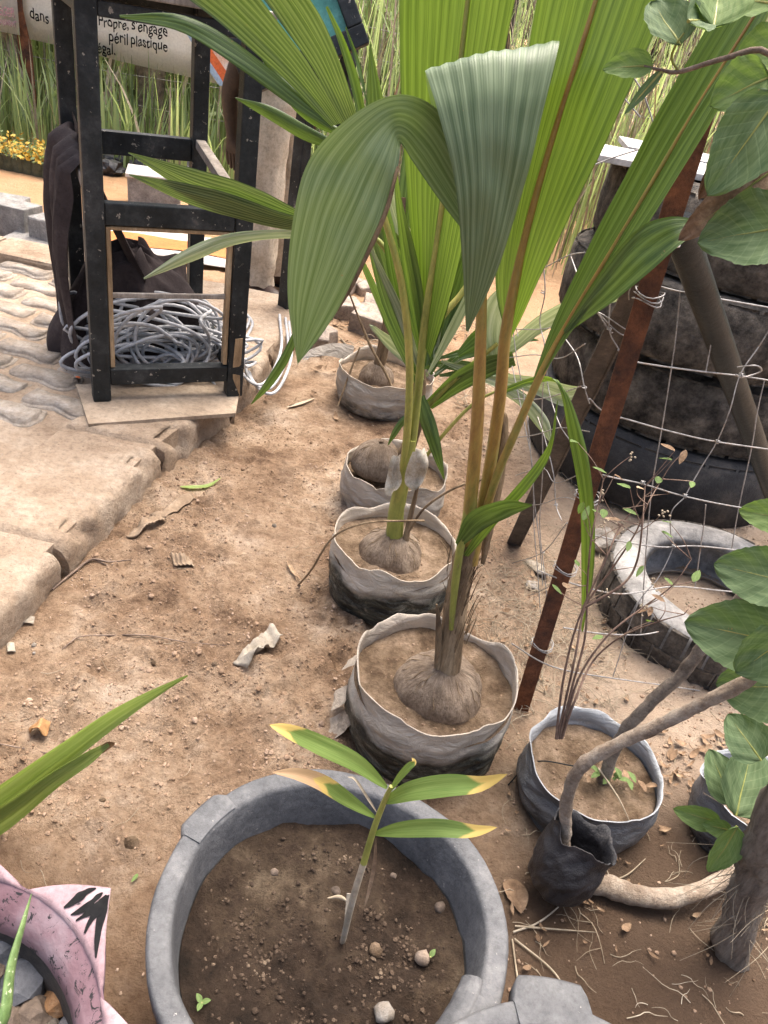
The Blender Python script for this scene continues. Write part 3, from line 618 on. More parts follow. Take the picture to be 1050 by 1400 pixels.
BAGS = {}
cD, rD = bagpos(489, 703, 914, .2); cC, rC = bagpos(458, 622, 735, .19); cB, rB = bagpos(478, 610, 625, .17); cA, rA = bagpos(468, 588, 500, .16)
def flap(parent, c, r, a, z, w, h, seed):
    mb = MB(); rows = []
    for i in range(8):
        t_ = i/7; rows.append([V(c.x, c.y, 0)+V(math.cos(a+(j/5-.5)*w/r), math.sin(a+(j/5-.5)*w/r), 0)*(r+.004+.035*t_*t_+.008*mn.noise((j*.8, t_*3, seed)))+V(0, 0, z+h*(1-t_)*(1+.3*mn.noise((j*1.1, seed, t_)))-.01*t_) for j in range(6)])
    mb.grid(rows); return obj(mb, 'torn_flap', MAT['film_in'], parent)
for key, c, r, h, so_, ms, sd_, lab in [
    ('D', cD, rD, .205, .155, ('film', 'film_in'), 3, 'dirty milky grow bag with torn rim standing behind the rubber tub'),
    ('C', cC, rC, .19, .14, ('film', 'film_in'), 8, 'mouldy milky grow bag with shiny crumpled side, second behind the rubber tub'),
    ('B', cB, rB, .16, .10, ('film_low', 'film_in'), 14, 'pale crumpled grow bag with its rim folded in, third behind the rubber tub'),
    ('A', cA, rA, .15, .10, ('film_low', 'film_in'), 21, 'pale grow bag near the broken concrete, farthest of the palm row')]:
    g = gz(c.x, c.y)
    BAGS[key] = grow_bag('grow_bag', lab, V(c.x, c.y, g-.006), r*.93, r*.985, h, so_, [MAT[ms[0]], MAT[ms[1]]], sd_, .02, 'milky grow bags of the coconut palms', .004)
for a_, z_, k in ((2.75, .10, 1), (3.15, .055, 2), (3.4, .02, 3), (2.5, .03, 4)): flap(BAGS['D'][0], cD, rD*.97, a_, z_, .05, .05, k*3.3)
# black and white bags on the right
cE, rE = bagpos(726, 906, 1036, .135)
bagE, hzE = grow_bag('grow_bag', 'black grow bag with bluish white lining holding a dry twiggy weed', V(cE.x, cE.y, gz(cE.x, cE.y)-.005), rE*.88, rE*.92, .135, .08, [MAT['film_bw'], MAT['film_white']], 31, .012, 'black and white grow bags', .010, None, .006)
cG = G(1040, 1075, .16)
bagG, hzG = grow_bag('grow_bag', 'black grow bag with white lining half hidden by broad leaves', V(cG.x, cG.y, gz(cG.x, cG.y)-.005), .085, .098, .16, .09, [MAT['film_bw'], MAT['film_white']], 37, .012, 'black and white grow bags', .010, None, .006)
bF = G(752, 1212, .035); tF = PY(800, 1140, bF.y+.035); axF = (tF-bF)
bF.z = .03
bagF, _ = grow_bag('grow_bag', 'small crumpled black bag tipped over beside a bare root', bF, .046, .056, axF.length*1.05, .10, [MAT['blackbag'], MAT['blackbag']], 44, .02, None, .008, tuple(axF), .005)
# soil filling of the tipped bag
mb = MB(); mb.rock(bF+axF*.35, .043, 4, 2, .15, 0, True); obj(mb, 'soil', MAT['darksoil'], bagF)

# ------------------------------------------------------------------ coconut palms
def husk(parent, c, r, seed, hgt=.9):
    mb = MB(); rows = []; na, nz = 64, 20
    for i in range(nz+1):
        ph = math.pi*(.02+.60*i/nz); row = []
        for j in range(na):
            th = 2*math.pi*j/na
            q = r*math.sin(ph)**.85*(1+.05*math.cos(3*th+seed)+.05*mn.noise((math.cos(th)*2, math.sin(th)*2, seed)))
            q *= 1+.05*mn.noise((math.cos(th)*3, math.sin(th)*3, ph*1.5+seed))+.018*mn.noise((math.cos(th)*12, math.sin(th)*12, ph*1.3+seed))-.06*max(0, mn.noise((math.cos(th)*2.6+seed, math.sin(th)*2.6, ph*.9))-.25)*2
            row.append(c+V(q*math.cos(th), q*math.sin(th), r*hgt*math.cos(ph)+.005*mn.noise((th*5, ph*3, seed))))
        rows.append(row)
    mb.grid(rows, None, 0, True, True); o = obj(mb, 'coconut', MAT['husk'], parent)
    mb = MB(); g = random.Random(seed)
    for k in range(16):
        th = g.uniform(0, 6.283); ph0 = g.uniform(.15, .9); w = []
        for q in range(5):
            ph = ph0+q*.14; th2 = th+.05*math.sin(q*2+k); rr = r*math.sin(min(ph, 1.9))**.85*1.03+.003*g.random()*q*.3
            w.append(c+V(rr*math.cos(th2), rr*math.sin(th2), r*hgt*math.cos(ph)))
        mb.tube(w, [.0004, .0011, .0009, .0004], 4, 8, False)
    obj(mb, 'husk_fibre', MAT['sheath'], o, None, 'stuff')
    return o
def stem(parent, path, rad, mat, name='stem', n=22, wob=.0, sides=10):
    mb = MB(); mb.tube(path, rad, sides, n, wob=wob, seed=path[0].x*5); return obj(mb, name, mat, parent)
def frond(parent, E1, E2, mat, npl=5, pleat=.004, bulge=0, nl=30, name='leaf', jit=.004):
    mb = MB(); mb.blade(T(E1), T(E2), nl, npl, pleat, bulge, 0, jit); return obj(mb, name, mat, parent)

# palm D (foreground)
yD = cD.y
palmD = thing('coconut_palm', 'tall coconut palm seedling with huge folded leaves in the bag behind the rubber tub', 'palm', (cD.x, cD.y, .16), 'potted coconut palms')
hc = PY(604, 930, yD-.005); hc.z = .142; husk(palmD, hc, .096, 3, .80)
b0 = hc+V(.006, 0, .055)
stem(palmD, [b0]+T([(624, 830, yD), (632, 770, yD), (642, 735, yD)]), [.027, .024, .021, .017], MAT['sheath'], 'trunk_sheath', 18, .25, 14)
stem(palmD, [b0+V(-.02, -.008, 0)]+T([(600, 860, yD-.02), (597, 826, yD-.02)]), [.008, .007, .002], MAT['sheath'], 'sheath_stub', 8, .3)
stem(palmD, T([(617, 860, yD-.022), (622, 800, yD-.022), (630, 745, yD-.02), (640, 690, yD-.01)]), [.005, .008, .008, .006], MAT['petiole_green'], 'sheath_edge', 14)
stem(palmD, T([(632, 800, yD), (642, 700, yD-.008), (651, 600, yD-.012), (656, 500, yD-.01), (659, 400, yD), (662, 320, yD+.03)]), [.013, .0125, .0115, .010, .008, .005], MAT['petiole'], 'petiole', 26)
stem(palmD, T([(645, 770, yD), (668, 650, yD+.01), (684, 540, yD+.01), (692, 450, yD+.01), (716, 335, yD+.02), (748, 215, yD+.03), (782, 105, yD+.04), (815, 0, yD+.05), (845, -100, yD+.06)]), [.012, .0115, .0105, .0095, .007, .005, .004, .0035, .003], MAT['petiole'], 'petiole', 34)
stem(palmD, T([(652, 745, yD), (676, 660, yD-.01), (705, 590, yD-.02), (738, 515, yD-.03), (775, 445, yD-.03), (850, 320, yD-.03), (945, 160, yD-.02), (1045, 0, yD), (1090, -80, yD)]), [.0085, .008, .0072, .0065, .005, .0035, .003, .0025, .002], MAT['petiole'], 'petiole', 34)
stem(palmD, T([(660, 770, yD+.02), (672, 700, yD+.02), (684, 630, yD+.02), (689, 575, yD+.02), (684, 560, yD+.02)]), [.004, .013, .012, .008, .003], MAT['sheath'], 'dry_sheath', 18, .5)
mb = MB(); g = random.Random(77)
for k in range(60):
    a = g.uniform(0, 6.28); py0 = g.uniform(770, 880); q = PY(622+(880-py0)*.07, py0, yD); rr = .026; p = q+V(rr*math.cos(a), rr*math.sin(a), 0); L_ = g.uniform(.03, .09)
    mb.tube([p, p+V(.003*math.cos(a), .003*math.sin(a), L_*.5), p+V((.004+.02*g.random()**3)*math.cos(a), (.004+.02*g.random()**3)*math.sin(a), L_)], [.0014, .0010, .0004], 4, 8, False)
obj(mb, 'sheath_fibres', MAT['sheath'], palmD)
# leaf 1: left lobe arching over, right lobe folded to the front
y = yD
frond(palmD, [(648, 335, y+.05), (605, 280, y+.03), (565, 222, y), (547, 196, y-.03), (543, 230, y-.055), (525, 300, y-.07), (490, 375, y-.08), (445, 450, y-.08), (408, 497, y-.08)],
      [(665, 300, y+.06), (632, 210, y+.04), (598, 150, y+.01), (545, 129, y-.04), (480, 158, y-.08), (425, 215, y-.10), (402, 290, y-.11), (393, 400, y-.10), (407, 499, y-.08)], MAT['leaf_sheen'], 9, .0018, .05, 50, 'leaf', .004)
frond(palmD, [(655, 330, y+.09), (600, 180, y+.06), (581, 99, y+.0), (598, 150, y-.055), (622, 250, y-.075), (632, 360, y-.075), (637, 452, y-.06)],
      [(690, 340, y+.09), (742, 150, y+.08), (765, 57, y+.01), (748, 130, y-.045), (718, 250, y-.065), (680, 370, y-.07), (640, 454, y-.06)], MAT['leaf_sheen'], 9, .0020, .03, 50, 'leaf', .004)
stem(palmD, T([(548, 200, y-.033), (541, 240, y-.06), (523, 302, y-.074), (488, 378, y-.084), (462, 425, y-.084)]), [.0015, .003, .0035, .003, .001], MAT['sheath'], 'dried_margin', 20, .4, 7)
# leaf 2: tall upright fan
mid2 = [(693, 450, y+.012), (716, 335, y+.02), (748, 215, y+.03), (782, 105, y+.04), (815, 0, y+.05), (845, -100, y+.06)]
frond(palmD, [(688, 448, y+.02), (678, 385, y+.06), (688, 260, y+.09), (712, 130, y+.10), (735, 0, y+.10), (760, -100, y+.10)], mid2, MAT['leaf_bright'], 7, .006, .02, 30)
frond(palmD, mid2, [(700, 462, y+.02), (756, 345, y-.02), (815, 225, y-.03), (868, 110, y-.03), (915, 0, y-.03), (950, -100, y-.02)], MAT['leaf_bright'], 7, .007, -.02, 30)
# leaf 3: narrow leaf leaning right
mid3 = [(738, 515, y-.03), (775, 445, y-.03), (850, 320, y-.03), (945, 160, y-.02), (1045, 0, y), (1090, -80, y)]
frond(palmD, [(728, 520, y-.02), (762, 430, y-.0), (825, 300, y+.01), (900, 155, y+.02), (988, 0, y+.03), (1035, -90, y+.03)], mid3, MAT['leaf'], 4, .006, .05, 28)
frond(palmD, mid3, [(742, 512, y-.04), (800, 428, y-.06), (878, 320, y-.07), (970, 175, y-.06), (1062, 0, y-.05), (1105, -80, y-.04)], MAT['leaf'], 4, .006, -.03, 28)
frond(palmD, [(770, 452, y-.04), (820, 375, y-.06), (870, 315, y-.07), (915, 297, y-.07), (968, 304, y-.06)], [(772, 458, y-.045), (835, 415, y-.085), (885, 375, y-.095), (930, 335, y-.09), (970, 306, y-.06)], MAT['leaf'], 4, .005, .03, 22)
# low leaves
frond(palmD, [(622, 742, y-.03), (637, 706, y-.05), (668, 688, y-.07), (700, 683, y-.08), (727, 690, y-.085)], [(628, 750, y-.02), (655, 728, y-.04), (683, 712, y-.06), (708, 701, y-.075), (728, 691, y-.085)], MAT['leaf'], 4, .003, .06, 20)
frond(palmD, [(632, 760, y-.02), (660, 715, y-.04), (700, 672, y-.05), (735, 630, y-.05), (752, 600, y-.05), (762, 548, y-.04)], [(640, 762, y-.02), (680, 715, y-.05), (720, 672, y-.06), (746, 636, y-.055), (757, 602, y-.05), (763, 548, y-.04)], MAT['leaf_bright'], 3, .004, .05, 22)
frond(palmD, [(690, 530, y+.05), (735, 515, y+.07), (763, 525, y+.05), (778, 600, y+.03), (793, 690, y+.02), (795, 780, y+.02), (795, 862, y+.02)], [(690, 538, y+.05), (733, 524, y+.07), (770, 530, y+.05), (800, 605, y+.03), (812, 690, y+.02), (812, 780, y+.02), (797, 864, y+.02)], MAT['leaf_bright'], 3, .004, .05, 34)

# palm C
yC = cC.y
palmC = thing('coconut_palm', 'coconut palm seedling with bright upright leaf and torn white sheath in the second bag', 'palm', (cC.x, cC.y, .14), 'potted coconut palms')
hc = PY(537, 748, yC); hc.z = .125; husk(palmC, hc, .086, 9, .9)
stem(palmC, [hc+V(0, 0, .045)]+T([(543, 690, yC), (552, 650, yC), (562, 600, yC)]), [.025, .020, .017, .014], MAT['petiole_green'], 'trunk_sheath', 14, .1, 12)
stem(palmC, [hc+V(.028, -.01, .04)]+T([(565, 690, yC-.01), (577, 640, yC)]), [.010, .006, .003], MAT['sheath'], 'sheath_stub', 8, .3)
stem(palmC, T([(548, 690, yC), (563, 610, yC), (573, 520, yC+.01), (582, 430, yC+.01), (598, 330, yC+.02), (614, 215, yC+.03), (640, 0, yC+.04), (650, -80, yC+.04)]), [.012, .010, .010, .009, .007, .006, .005, .004], MAT['petiole_green'], 'petiole', 30)
stem(palmC, T([(545, 690, yC), (556, 600, yC-.01), (560, 500, yC-.02), (551, 400, yC-.02), (532, 320, yC-.02), (505, 240, yC-.02), (488, 180, yC-.03)]), [.011, .0095, .009, .0085, .007, .006, .005], MAT['petiole_green'], 'petiole', 30)
y = yC
mc = [(580, 470, y+.01), (598, 330, y+.02), (614, 215, y+.03), (628, 100, y+.035), (640, 0, y+.04), (650, -90, y+.04)]
frond(palmC, [(578, 500, y+.01), (567, 380, y+.05), (556, 250, y+.07), (548, 120, y+.08), (547, 0, y+.08), (549, -90, y+.08)], mc, MAT['leaf_bright'], 8, .007, .02, 28)
frond(palmC, mc, [(588, 490, y), (622, 385, y-.02), (650, 260, y-.03), (678, 130, y-.02), (705, 0, y-.02), (722, -90, y-.02)], MAT['leaf_bright'], 7, .007, -.02, 28)
# upper left fronds
frond(palmC, [(452, 170, y-.02), (400, 120, y-.06), (330, 62, y-.10), (250, 20, y-.13), (163, 20, y-.15)], [(458, 180, y-.02), (400, 145, y-.07), (325, 92, y-.12), (250, 45, y-.14), (164, 24, y-.15)], MAT['leaf'], 4, .005, .05, 24)
frond(palmC, [(452, 172, y-.02), (385, 105, y-.05), (305, 35, y-.08), (220, -30, y-.1), (180, -60, y-.1)], [(470, 168, y-.02), (425, 90, y-.05), (365, 10, y-.08), (320, -50, y-.1), (290, -90, y-.1)], MAT['leaf_mid'], 9, .010, .02, 26)
frond(palmC, [(470, 168, y-.02), (425, 88, y-.05), (368, 8, y-.08), (322, -50, y-.1), (300, -90, y-.1)], [(489, 160, y-.02), (470, 95, y-.06), (440, 25, y-.08), (400, -40, y-.1), (385, -90, y-.1)], MAT['leaf_mid'], 8, .010, .02, 26)
frond(palmC, [(470, 180, y), (430, 150, y-.0), (390, 110, y-.0), (355, 76, y-.0)], [(474, 186, y), (440, 178, y), (400, 148, y), (356, 78, y)], MAT['leaf'], 4, .005, .05, 18)
frond(palmC, [(470, 200, y-.01), (420, 172, y-.03), (370, 145, y-.05), (322, 133, y-.06)], [(465, 208, y-.01), (415, 192, y-.03), (365, 162, y-.05), (322, 135, y-.06)], MAT['leaf'], 2, .005, .1, 18)
frond(palmC, [(492, 170, y), (478, 110, y+.02), (462, 55, y+.03), (445, 10, y+.03)], [(500, 150, y), (490, 105, y+.02), (472, 55, y+.03), (448, 8, y+.03)], MAT['leaf_bright'], 2, .004, .1, 16)
frond(palmC, [(500, 140, y), (486, 85, y+.02), (472, 38, y+.03)], [(503, 145, y), (492, 85, y+.02), (473, 36, y+.03)], MAT['leaf'], 1, .003, .1, 12)
g = random.Random(91)
for (bx, by, tx, ty, w, dy, mm) in [(574, 520, 500, 300, 9, .05, 'leaf'), (576, 510, 525, 275, 11, .06, 'leaf'), (580, 500, 548, 290, 12, .04, 'leaf_bright'), (582, 505, 640, 320, 10, .05, 'leaf'), (584, 500, 622, 270, 12, .06, 'leaf'), (578, 520, 512, 350, 7, .02, 'leaf_pale'), (586, 510, 655, 370, 8, .04, 'leaf_pale'), (572, 530, 490, 345, 6, .07, 'leaf')]:
    mx_, my_ = (bx+tx)/2+g.uniform(-8, 8), (by+ty)/2
    frond(palmC, [(bx-2, by, y+.01), (mx_-w, my_, y+dy), (tx-w*.5, ty, y+dy*1.5), (tx+(tx-bx)*.3, ty-70, y+dy*2)], [(bx+2, by, y+.01), (mx_+w, my_, y+dy*.7), (tx+w*.5, ty, y+dy*1.2), (tx+(tx-bx)*.3+1, ty-72, y+dy*2)], MAT[mm], 3, .005, .06, 20)
# torn white sheath scraps
for E1, E2 in [([(563, 620, y-.03), (556, 640, y-.035), (553, 660, y-.035), (562, 668, y-.035)], [(580, 612, y-.03), (586, 635, y-.035), (580, 655, y-.035), (570, 667, y-.035)]),
               ([(535, 625, y-.03), (530, 645, y-.035), (526, 668, y-.04), (530, 678, y-.04)], [(548, 620, y-.03), (547, 640, y-.035), (549, 660, y-.04), (540, 668, y-.04)])]:
    mb = MB(); mb.blade(T(E1), T(E2), 12, 3, .008, .15, 0, .02); obj(mb, 'torn_sheath', MAT['torn'], palmC)

# palm B
yB = cB.y
palmB = thing('coconut_palm', 'coconut palm seedling with pale fronds spread sideways in the third bag', 'palm', (cB.x, cB.y, .10), 'potted coconut palms')
hc = PY(520, 610, yB); hc.z = .135; husk(palmB, hc, .078, 15, .95)
y = yB
bs = PY(572, 560, y)
stem(palmB, [V(hc.x+.06, hc.y, .10)]+T([(566, 590, y), (572, 540, y), (575, 490, y)]), [.024, .022, .020, .016], MAT['sheath'], 'trunk_sheath', 14, .25, 12)
stem(palmB, T([(558, 590, y-.02), (560, 540, y-.02), (566, 500, y-.02)]), [.008, .009, .006], MAT['petiole'], 'sheath_edge', 10)
stem(palmB, T([(575, 500, y), (600, 440, y), (632, 400, y+.02), (660, 350, y+.05)]), [.013, .011, .009, .006], MAT['petiole_green'], 'petiole', 18)
stem(palmB, T([(572, 520, y), (558, 440, y-.02), (530, 345, y-.05), (480, 312, y-.08), (400, 300, y-.12)]), [.011, .010, .008, .006, .004], MAT['petiole_green'], 'petiole', 22)
stem(palmB, T([(580, 560, y), (620, 520, y-.02), (680, 470, y-.03)]), [.009, .008, .006], MAT['petiole_green'], 'petiole', 14)
stem(palmB, T([(570, 640, y-.05), (610, 590, y-.05), (650, 550, y-.03), (690, 530, y-.02)]), [.006, .006, .005, .003], MAT['petiole_green'], 'petiole', 14)
frond(palmB, [(430, 300, y-.12), (380, 272, y-.14), (330, 250, y-.16), (270, 232, y-.18), (175, 208, y-.2)], [(430, 312, y-.11), (370, 300, y-.12), (310, 280, y-.14), (255, 262, y-.17), (176, 210, y-.2)], MAT['leaf_mid'], 9, .010, .04, 26)
frond(palmB, [(430, 304, y-.13), (370, 285, y-.15), (310, 264, y-.17), (250, 250, y-.18), (176, 238, y-.2)], [(430, 318, y-.12), (375, 312, y-.13), (315, 297, y-.15), (250, 276, y-.17), (177, 240, y-.2)], MAT['leaf_mid'], 9, .010, .04, 26)
frond(palmB, [(430, 314, y-.1), (370, 314, y-.12), (310, 320, y-.14), (255, 340, y-.16), (196, 380, y-.18)], [(430, 326, y-.1), (370, 327, y-.12), (318, 336, y-.14), (270, 355, y-.16), (197, 382, y-.18)], MAT['leaf_pale'], 3, .006, .08, 24)
frond(palmB, [(400, 455, y-.15), (385, 485, y-.16), (362, 522, y-.17), (343, 552, y-.17)], [(408, 460, y-.15), (394, 495, y-.16), (370, 530, y-.17), (344, 553, y-.17)], MAT['leaf'], 2, .005, .1, 14)
# right hand pale leaves
frond(palmB, [(668, 500, y-.02), (655, 450, y-.04), (665, 410, y-.05), (700, 380, y-.05)], [(690, 500, y-.02), (700, 460, y-.02), (712, 420, y-.03), (712, 385, y-.04)], MAT['leaf_pale'], 5, .006, .1, 18)
frond(palmB, [(690, 470, y), (735, 432, y-.04), (790, 405, y-.07), (862, 403, y-.1)], [(692, 490, y), (745, 452, y-.02), (800, 425, y-.05), (862, 408, y-.1)], MAT['leaf_pale'], 4, .006, .1, 20)
frond(palmB, [(582, 548, y), (620, 510, y-.04), (660, 488, y-.05), (700, 480, y-.05)], [(590, 560, y), (630, 535, y-.02), (670, 515, y-.03), (705, 500, y-.05)], MAT['leaf'], 5, .006, .06, 18)
frond(palmB, [(690, 510, y), (735, 515, y-.02), (775, 525, y-.04), (800, 530, y-.05)], [(692, 525, y), (735, 540, y-.02), (775, 555, y-.04), (802, 534, y-.05)], MAT['leaf_pale'], 3, .006, .06, 16)
frond(palmB, [(680, 535, y), (710, 555, y-.02), (735, 585, y-.04), (752, 605, y-.05)], [(690, 525, y), (725, 545, y-.02), (750, 575, y-.04), (754, 604, y-.05)], MAT['leaf_pale'], 3, .006, .06, 14)
frond(palmB, [(568, 545, y-.05), (575, 580, y-.06), (590, 620, y-.07), (606, 655, y-.07)], [(580, 540, y-.05), (595, 575, y-.06), (604, 615, y-.07), (608, 655, y-.07)], MAT['leaf'], 3, .005, .1, 16)
frond(palmB, [(566, 560, y-.05), (548, 572, y-.06), (536, 590, y-.07), (530, 608, y-.07)], [(568, 568, y-.05), (552, 582, y-.06), (542, 596, y-.07), (531, 609, y-.07)], MAT['leaf'], 2, .004, .1, 12)
frond(palmB, [(625, 480, y), (645, 455, y+.02), (665, 440, y+.03), (700, 425, y+.04)], [(628, 492, y), (655, 485, y+.02), (685, 465, y+.03), (702, 430, y+.04)], MAT['leaf'], 6, .008, .06, 16)
g = random.Random(17)
for k in range(13):
    a_ = math.radians(-20+k*13+g.uniform(-5, 5)); L_ = g.uniform(90, 150); bx, by = 590+g.uniform(-6, 14), 500+g.uniform(-15, 15); dx, dy = math.cos(a_)*L_, -math.sin(a_)*L_
    w = g.uniform(5, 9); nx_, ny_ = -dy/L_, dx/L_; dr = 18*g.random()
    frond(palmB, [(bx-nx_*2, by-ny_*2, y+.02), (bx+dx*.5-nx_*w, by+dy*.5-ny_*w, y+.08), (bx+dx*.85-nx_*w*.5, by+dy*.85-ny_*w*.5+dr*.5, y+.10), (bx+dx, by+dy+dr, y+.11)], [(bx+nx_*2, by+ny_*2, y+.02), (bx+dx*.5+nx_*w, by+dy*.5+ny_*w, y+.06), (bx+dx*.85+nx_*w*.5, by+dy*.85+ny_*w*.5+dr*.5, y+.09), (bx+dx+1, by+dy+dr+1, y+.11)], MAT['leaf_pale' if k % 4 == 0 else 'leaf'], 3, .006, .08, 18)
# palm B tall narrow leaves seen between the bigger ones
for (a, b, c_, m2) in [((572, 500), (545, 400), (505, 290), 'leaf'), ((585, 500), (570, 380), (530, 250), 'leaf_pale'), ((600, 480), (625, 420), (640, 330), 'leaf'), ((575, 480), (560, 360), (520, 300), 'leaf_bright'), ((590, 500), (606, 400), (612, 330), 'leaf')]:
    w = 12
    frond(palmB, [(a[0]-3, a[1], y+.03), (b[0]-w, b[1], y+.08), (c_[0]-w*.6, c_[1], y+.12), (c_[0]-14, c_[1]-70, y+.15)], [(a[0]+3, a[1], y+.03), (b[0]+w, b[1], y+.06), (c_[0]+w*.6, c_[1], y+.1), (c_[0]-13, c_[1]-72, y+.15)], MAT[m2], 3, .006, .08, 18)

# palm A
yA = cA.y
palmA = thing('coconut_palm', 'thin coconut palm seedling with a snapped dead stalk in the farthest bag', 'palm', (cA.x, cA.y, .10), 'potted coconut palms')
hc = PY(520, 485, yA); hc.z = .095; husk(palmA, hc, .07, 20, 1.0); y = yA
stem(palmA, [hc+V(0, 0, .045)]+T([(528, 455, y), (530, 430, y), (534, 400, y)]), [.024, .021, .017, .012], MAT['sheath'], 'trunk_sheath', 12, .25, 12)
stem(palmA, T([(526, 465, y), (529, 400, y), (524, 340, y), (512, 290, y), (505, 230, y)]), [.012, .010, .009, .007, .004], MAT['petiole_green'], 'petiole', 18)
stem(palmA, T([(540, 460, y), (535, 400, y+.01), (548, 340, y+.03), (552, 270, y+.05)]), [.012, .012, .011, .008], MAT['sheath'], 'petiole', 18)
stem(palmA, T([(552, 465, y-.05), (530, 420, y-.06), (500, 370, y-.08), (492, 352, y-.08)]), [.008, .0075, .007, .005], MAT['petiole_green'], 'petiole', 14)
stem(palmA, T([(545, 570, y-.13), (532, 520, y-.11), (505, 470, y-.09), (474, 392, y-.08)]), [.006, .0055, .005, .003], MAT['sheath'], 'dead_stalk', 16, .3)
stem(palmA, T([(462, 555, y-.17), (478, 510, y-.12), (492, 475, y-.08)]), [.003, .004, .003], MAT['sheath'], 'dead_stalk', 10, .3)
for (E1, E2, mm) in [([(524, 340, y), (505, 250, y+.03), (500, 160, y+.05), (505, 60, y+.06)], [(530, 340, y), (530, 250, y+.03), (528, 160, y+.05), (507, 60, y+.06)], 'leaf'),
                     ([(545, 350, y+.03), (545, 260, y+.06), (560, 160, y+.1), (590, 60, y+.1)], [(552, 350, y+.03), (572, 260, y+.06), (590, 160, y+.1), (592, 58, y+.1)], 'leaf')]:
    frond(palmA, E1, E2, MAT[mm], 4, .006, .06, 20)

# ------------------------------------------------------------------ wire fence with posts
pb = G(712, 968, 0.0)
fence = thing('wire_fence', 'knotted wire mesh fence strung on a rusty corner post', 'fence', (pb.x, pb.y, 0))
ptop = PY(968, 150, pb.y)
mb = MB(); p0 = V(pb.x, pb.y, -.05); p1 = V(pb.x, pb.y, 1.30); d = (PY(915, 300, pb.y)-pb).normalized(); p1 = pb+d*1.32; p0 = pb-d*.06
mb.bar(p0, p1, .034, .005, (0, 1, 0), .001); mb.bar(p0+V(.017, .0145, 0), p1+V(.017, .0145, 0), .005, .034, (0, 1, 0), .001)
obj(mb, 'post', MAT['rust'], fence)
def onpost(z): return pb+d*(z/d.z)
bb = G(703, 742, 0); bt = onpost(1.06)+V(0, .045, 0)
mb = MB(); mb.bar(bb-(bt-bb).normalized()*.06, bt, .045, .006, (0, -1, .3), .001); mb.bar(bb-(bt-bb).normalized()*.06+V(.02, .018, 0), bt+V(.02, .018, 0), .005, .04, (0, -1, .3), .001); obj(mb, 'brace', MAT['brace'], fence)
qt = onpost(1.12)+V(.03, .05, 0); qm = PY(1045, 640, 1.95); q0 = qt+(qm-qt)*1.75
q0 = qt+(qm-qt)*((-.04-qt.z)/(qm.z-qt.z))
mb = MB(); mb.tube([qt, qt.lerp(q0, .3), qt.lerp(q0, .6), q0], .027, 20, 12); obj(mb, 'pipe_brace', MAT['pipe'], fence)
# wires of the right hand panel: post -> pipe and beyond
WY = lambda px: 1.33+(px-760)/(1050-760)*.30
def wire(pts, r=.0013, n=None, mat='wire', nm='wire'):
    mb = MB(); P = [PY(a, b, c) for a, b, c in pts]; mb.tube(P, r, 6, n or len(P)*6); return obj(mb, nm, MAT[mat], fence)
rows_v = [[(985, 405), (975, 455), (965, 508)], [(930, 398), (925, 450), (918, 503), (905, 585), (892, 662), (884, 742), (876, 866)], [(1045, 520), (1035, 565), (1028, 610), (1010, 694), (1000, 752)], [(965, 690), (962, 720), (958, 747), (950, 805)]]
rows_w = [[(862, 378), (890, 388), (927, 398), (980, 408), (1060, 422)], [(845, 478), (860, 492), (900, 500), (960, 508), (1012, 514), (1070, 523)],
          [(806, 545), (826, 563), (870, 577), (925, 592), (980, 604), (1070, 617)], [(806, 642), (830, 651), (880, 662), (930, 677), (990, 690), (1070, 703)],
          [(775, 715), (800, 728), (850, 740), (905, 748), (960, 747), (1070, 760)], [(770, 858), (820, 866), (872, 868), (900, 864)], [(700, 880), (740, 905), (780, 918), (836, 927), (915, 938), (980, 948)],
          [(735, 780), (790, 800), (850, 812), (920, 802), (990, 808), (1070, 815)]]
for r_ in rows_v: wire([(a, b, WY(a)+.004) for a, b in r_], .0013)
for r_ in rows_w: wire([(a, b, WY(a)) for a, b in r_], .0017)
wire([(870, 352, 1.36), (866, 380, 1.35), (860, 400, 1.345), (860, 410, 1.345)], .0012)
wire([(1070, 420, 1.6), (1040, 470, 1.6), (1012, 512, 1.58), (998, 560, 1.55), (980, 604, 1.55), (958, 640, 1.54), (940, 672, 1.52), (936, 680, 1.52)], .0013)
wire([(936, 680, 1.515), (918, 700, 1.5), (917, 730, 1.5), (920, 748, 1.5), (900, 790, 1.47), (870, 830, 1.44), (838, 925, 1.41)], .0012)
wire([(1008, 502, 1.575), (1034, 500, 1.56), (1040, 508, 1.6), (1015, 516, 1.6), (1006, 512, 1.57)], .0017)
for z, nn in ((1.10, 4), (1.0, 3), (.60, 2), (.42, 2), (.2, 2)):            # ties round the post
    for k in range(nn):
        c = onpost(z+.007*k); mb = MB(); mb.tube([c+V(.025*math.cos(a)+.006, .023*math.sin(a)+.008, .004*math.sin(2*a+k)) for a in np.linspace(0, 2*math.pi, 14)], .0013, 5); obj(mb, 'wire_tie', MAT['wire'], fence)
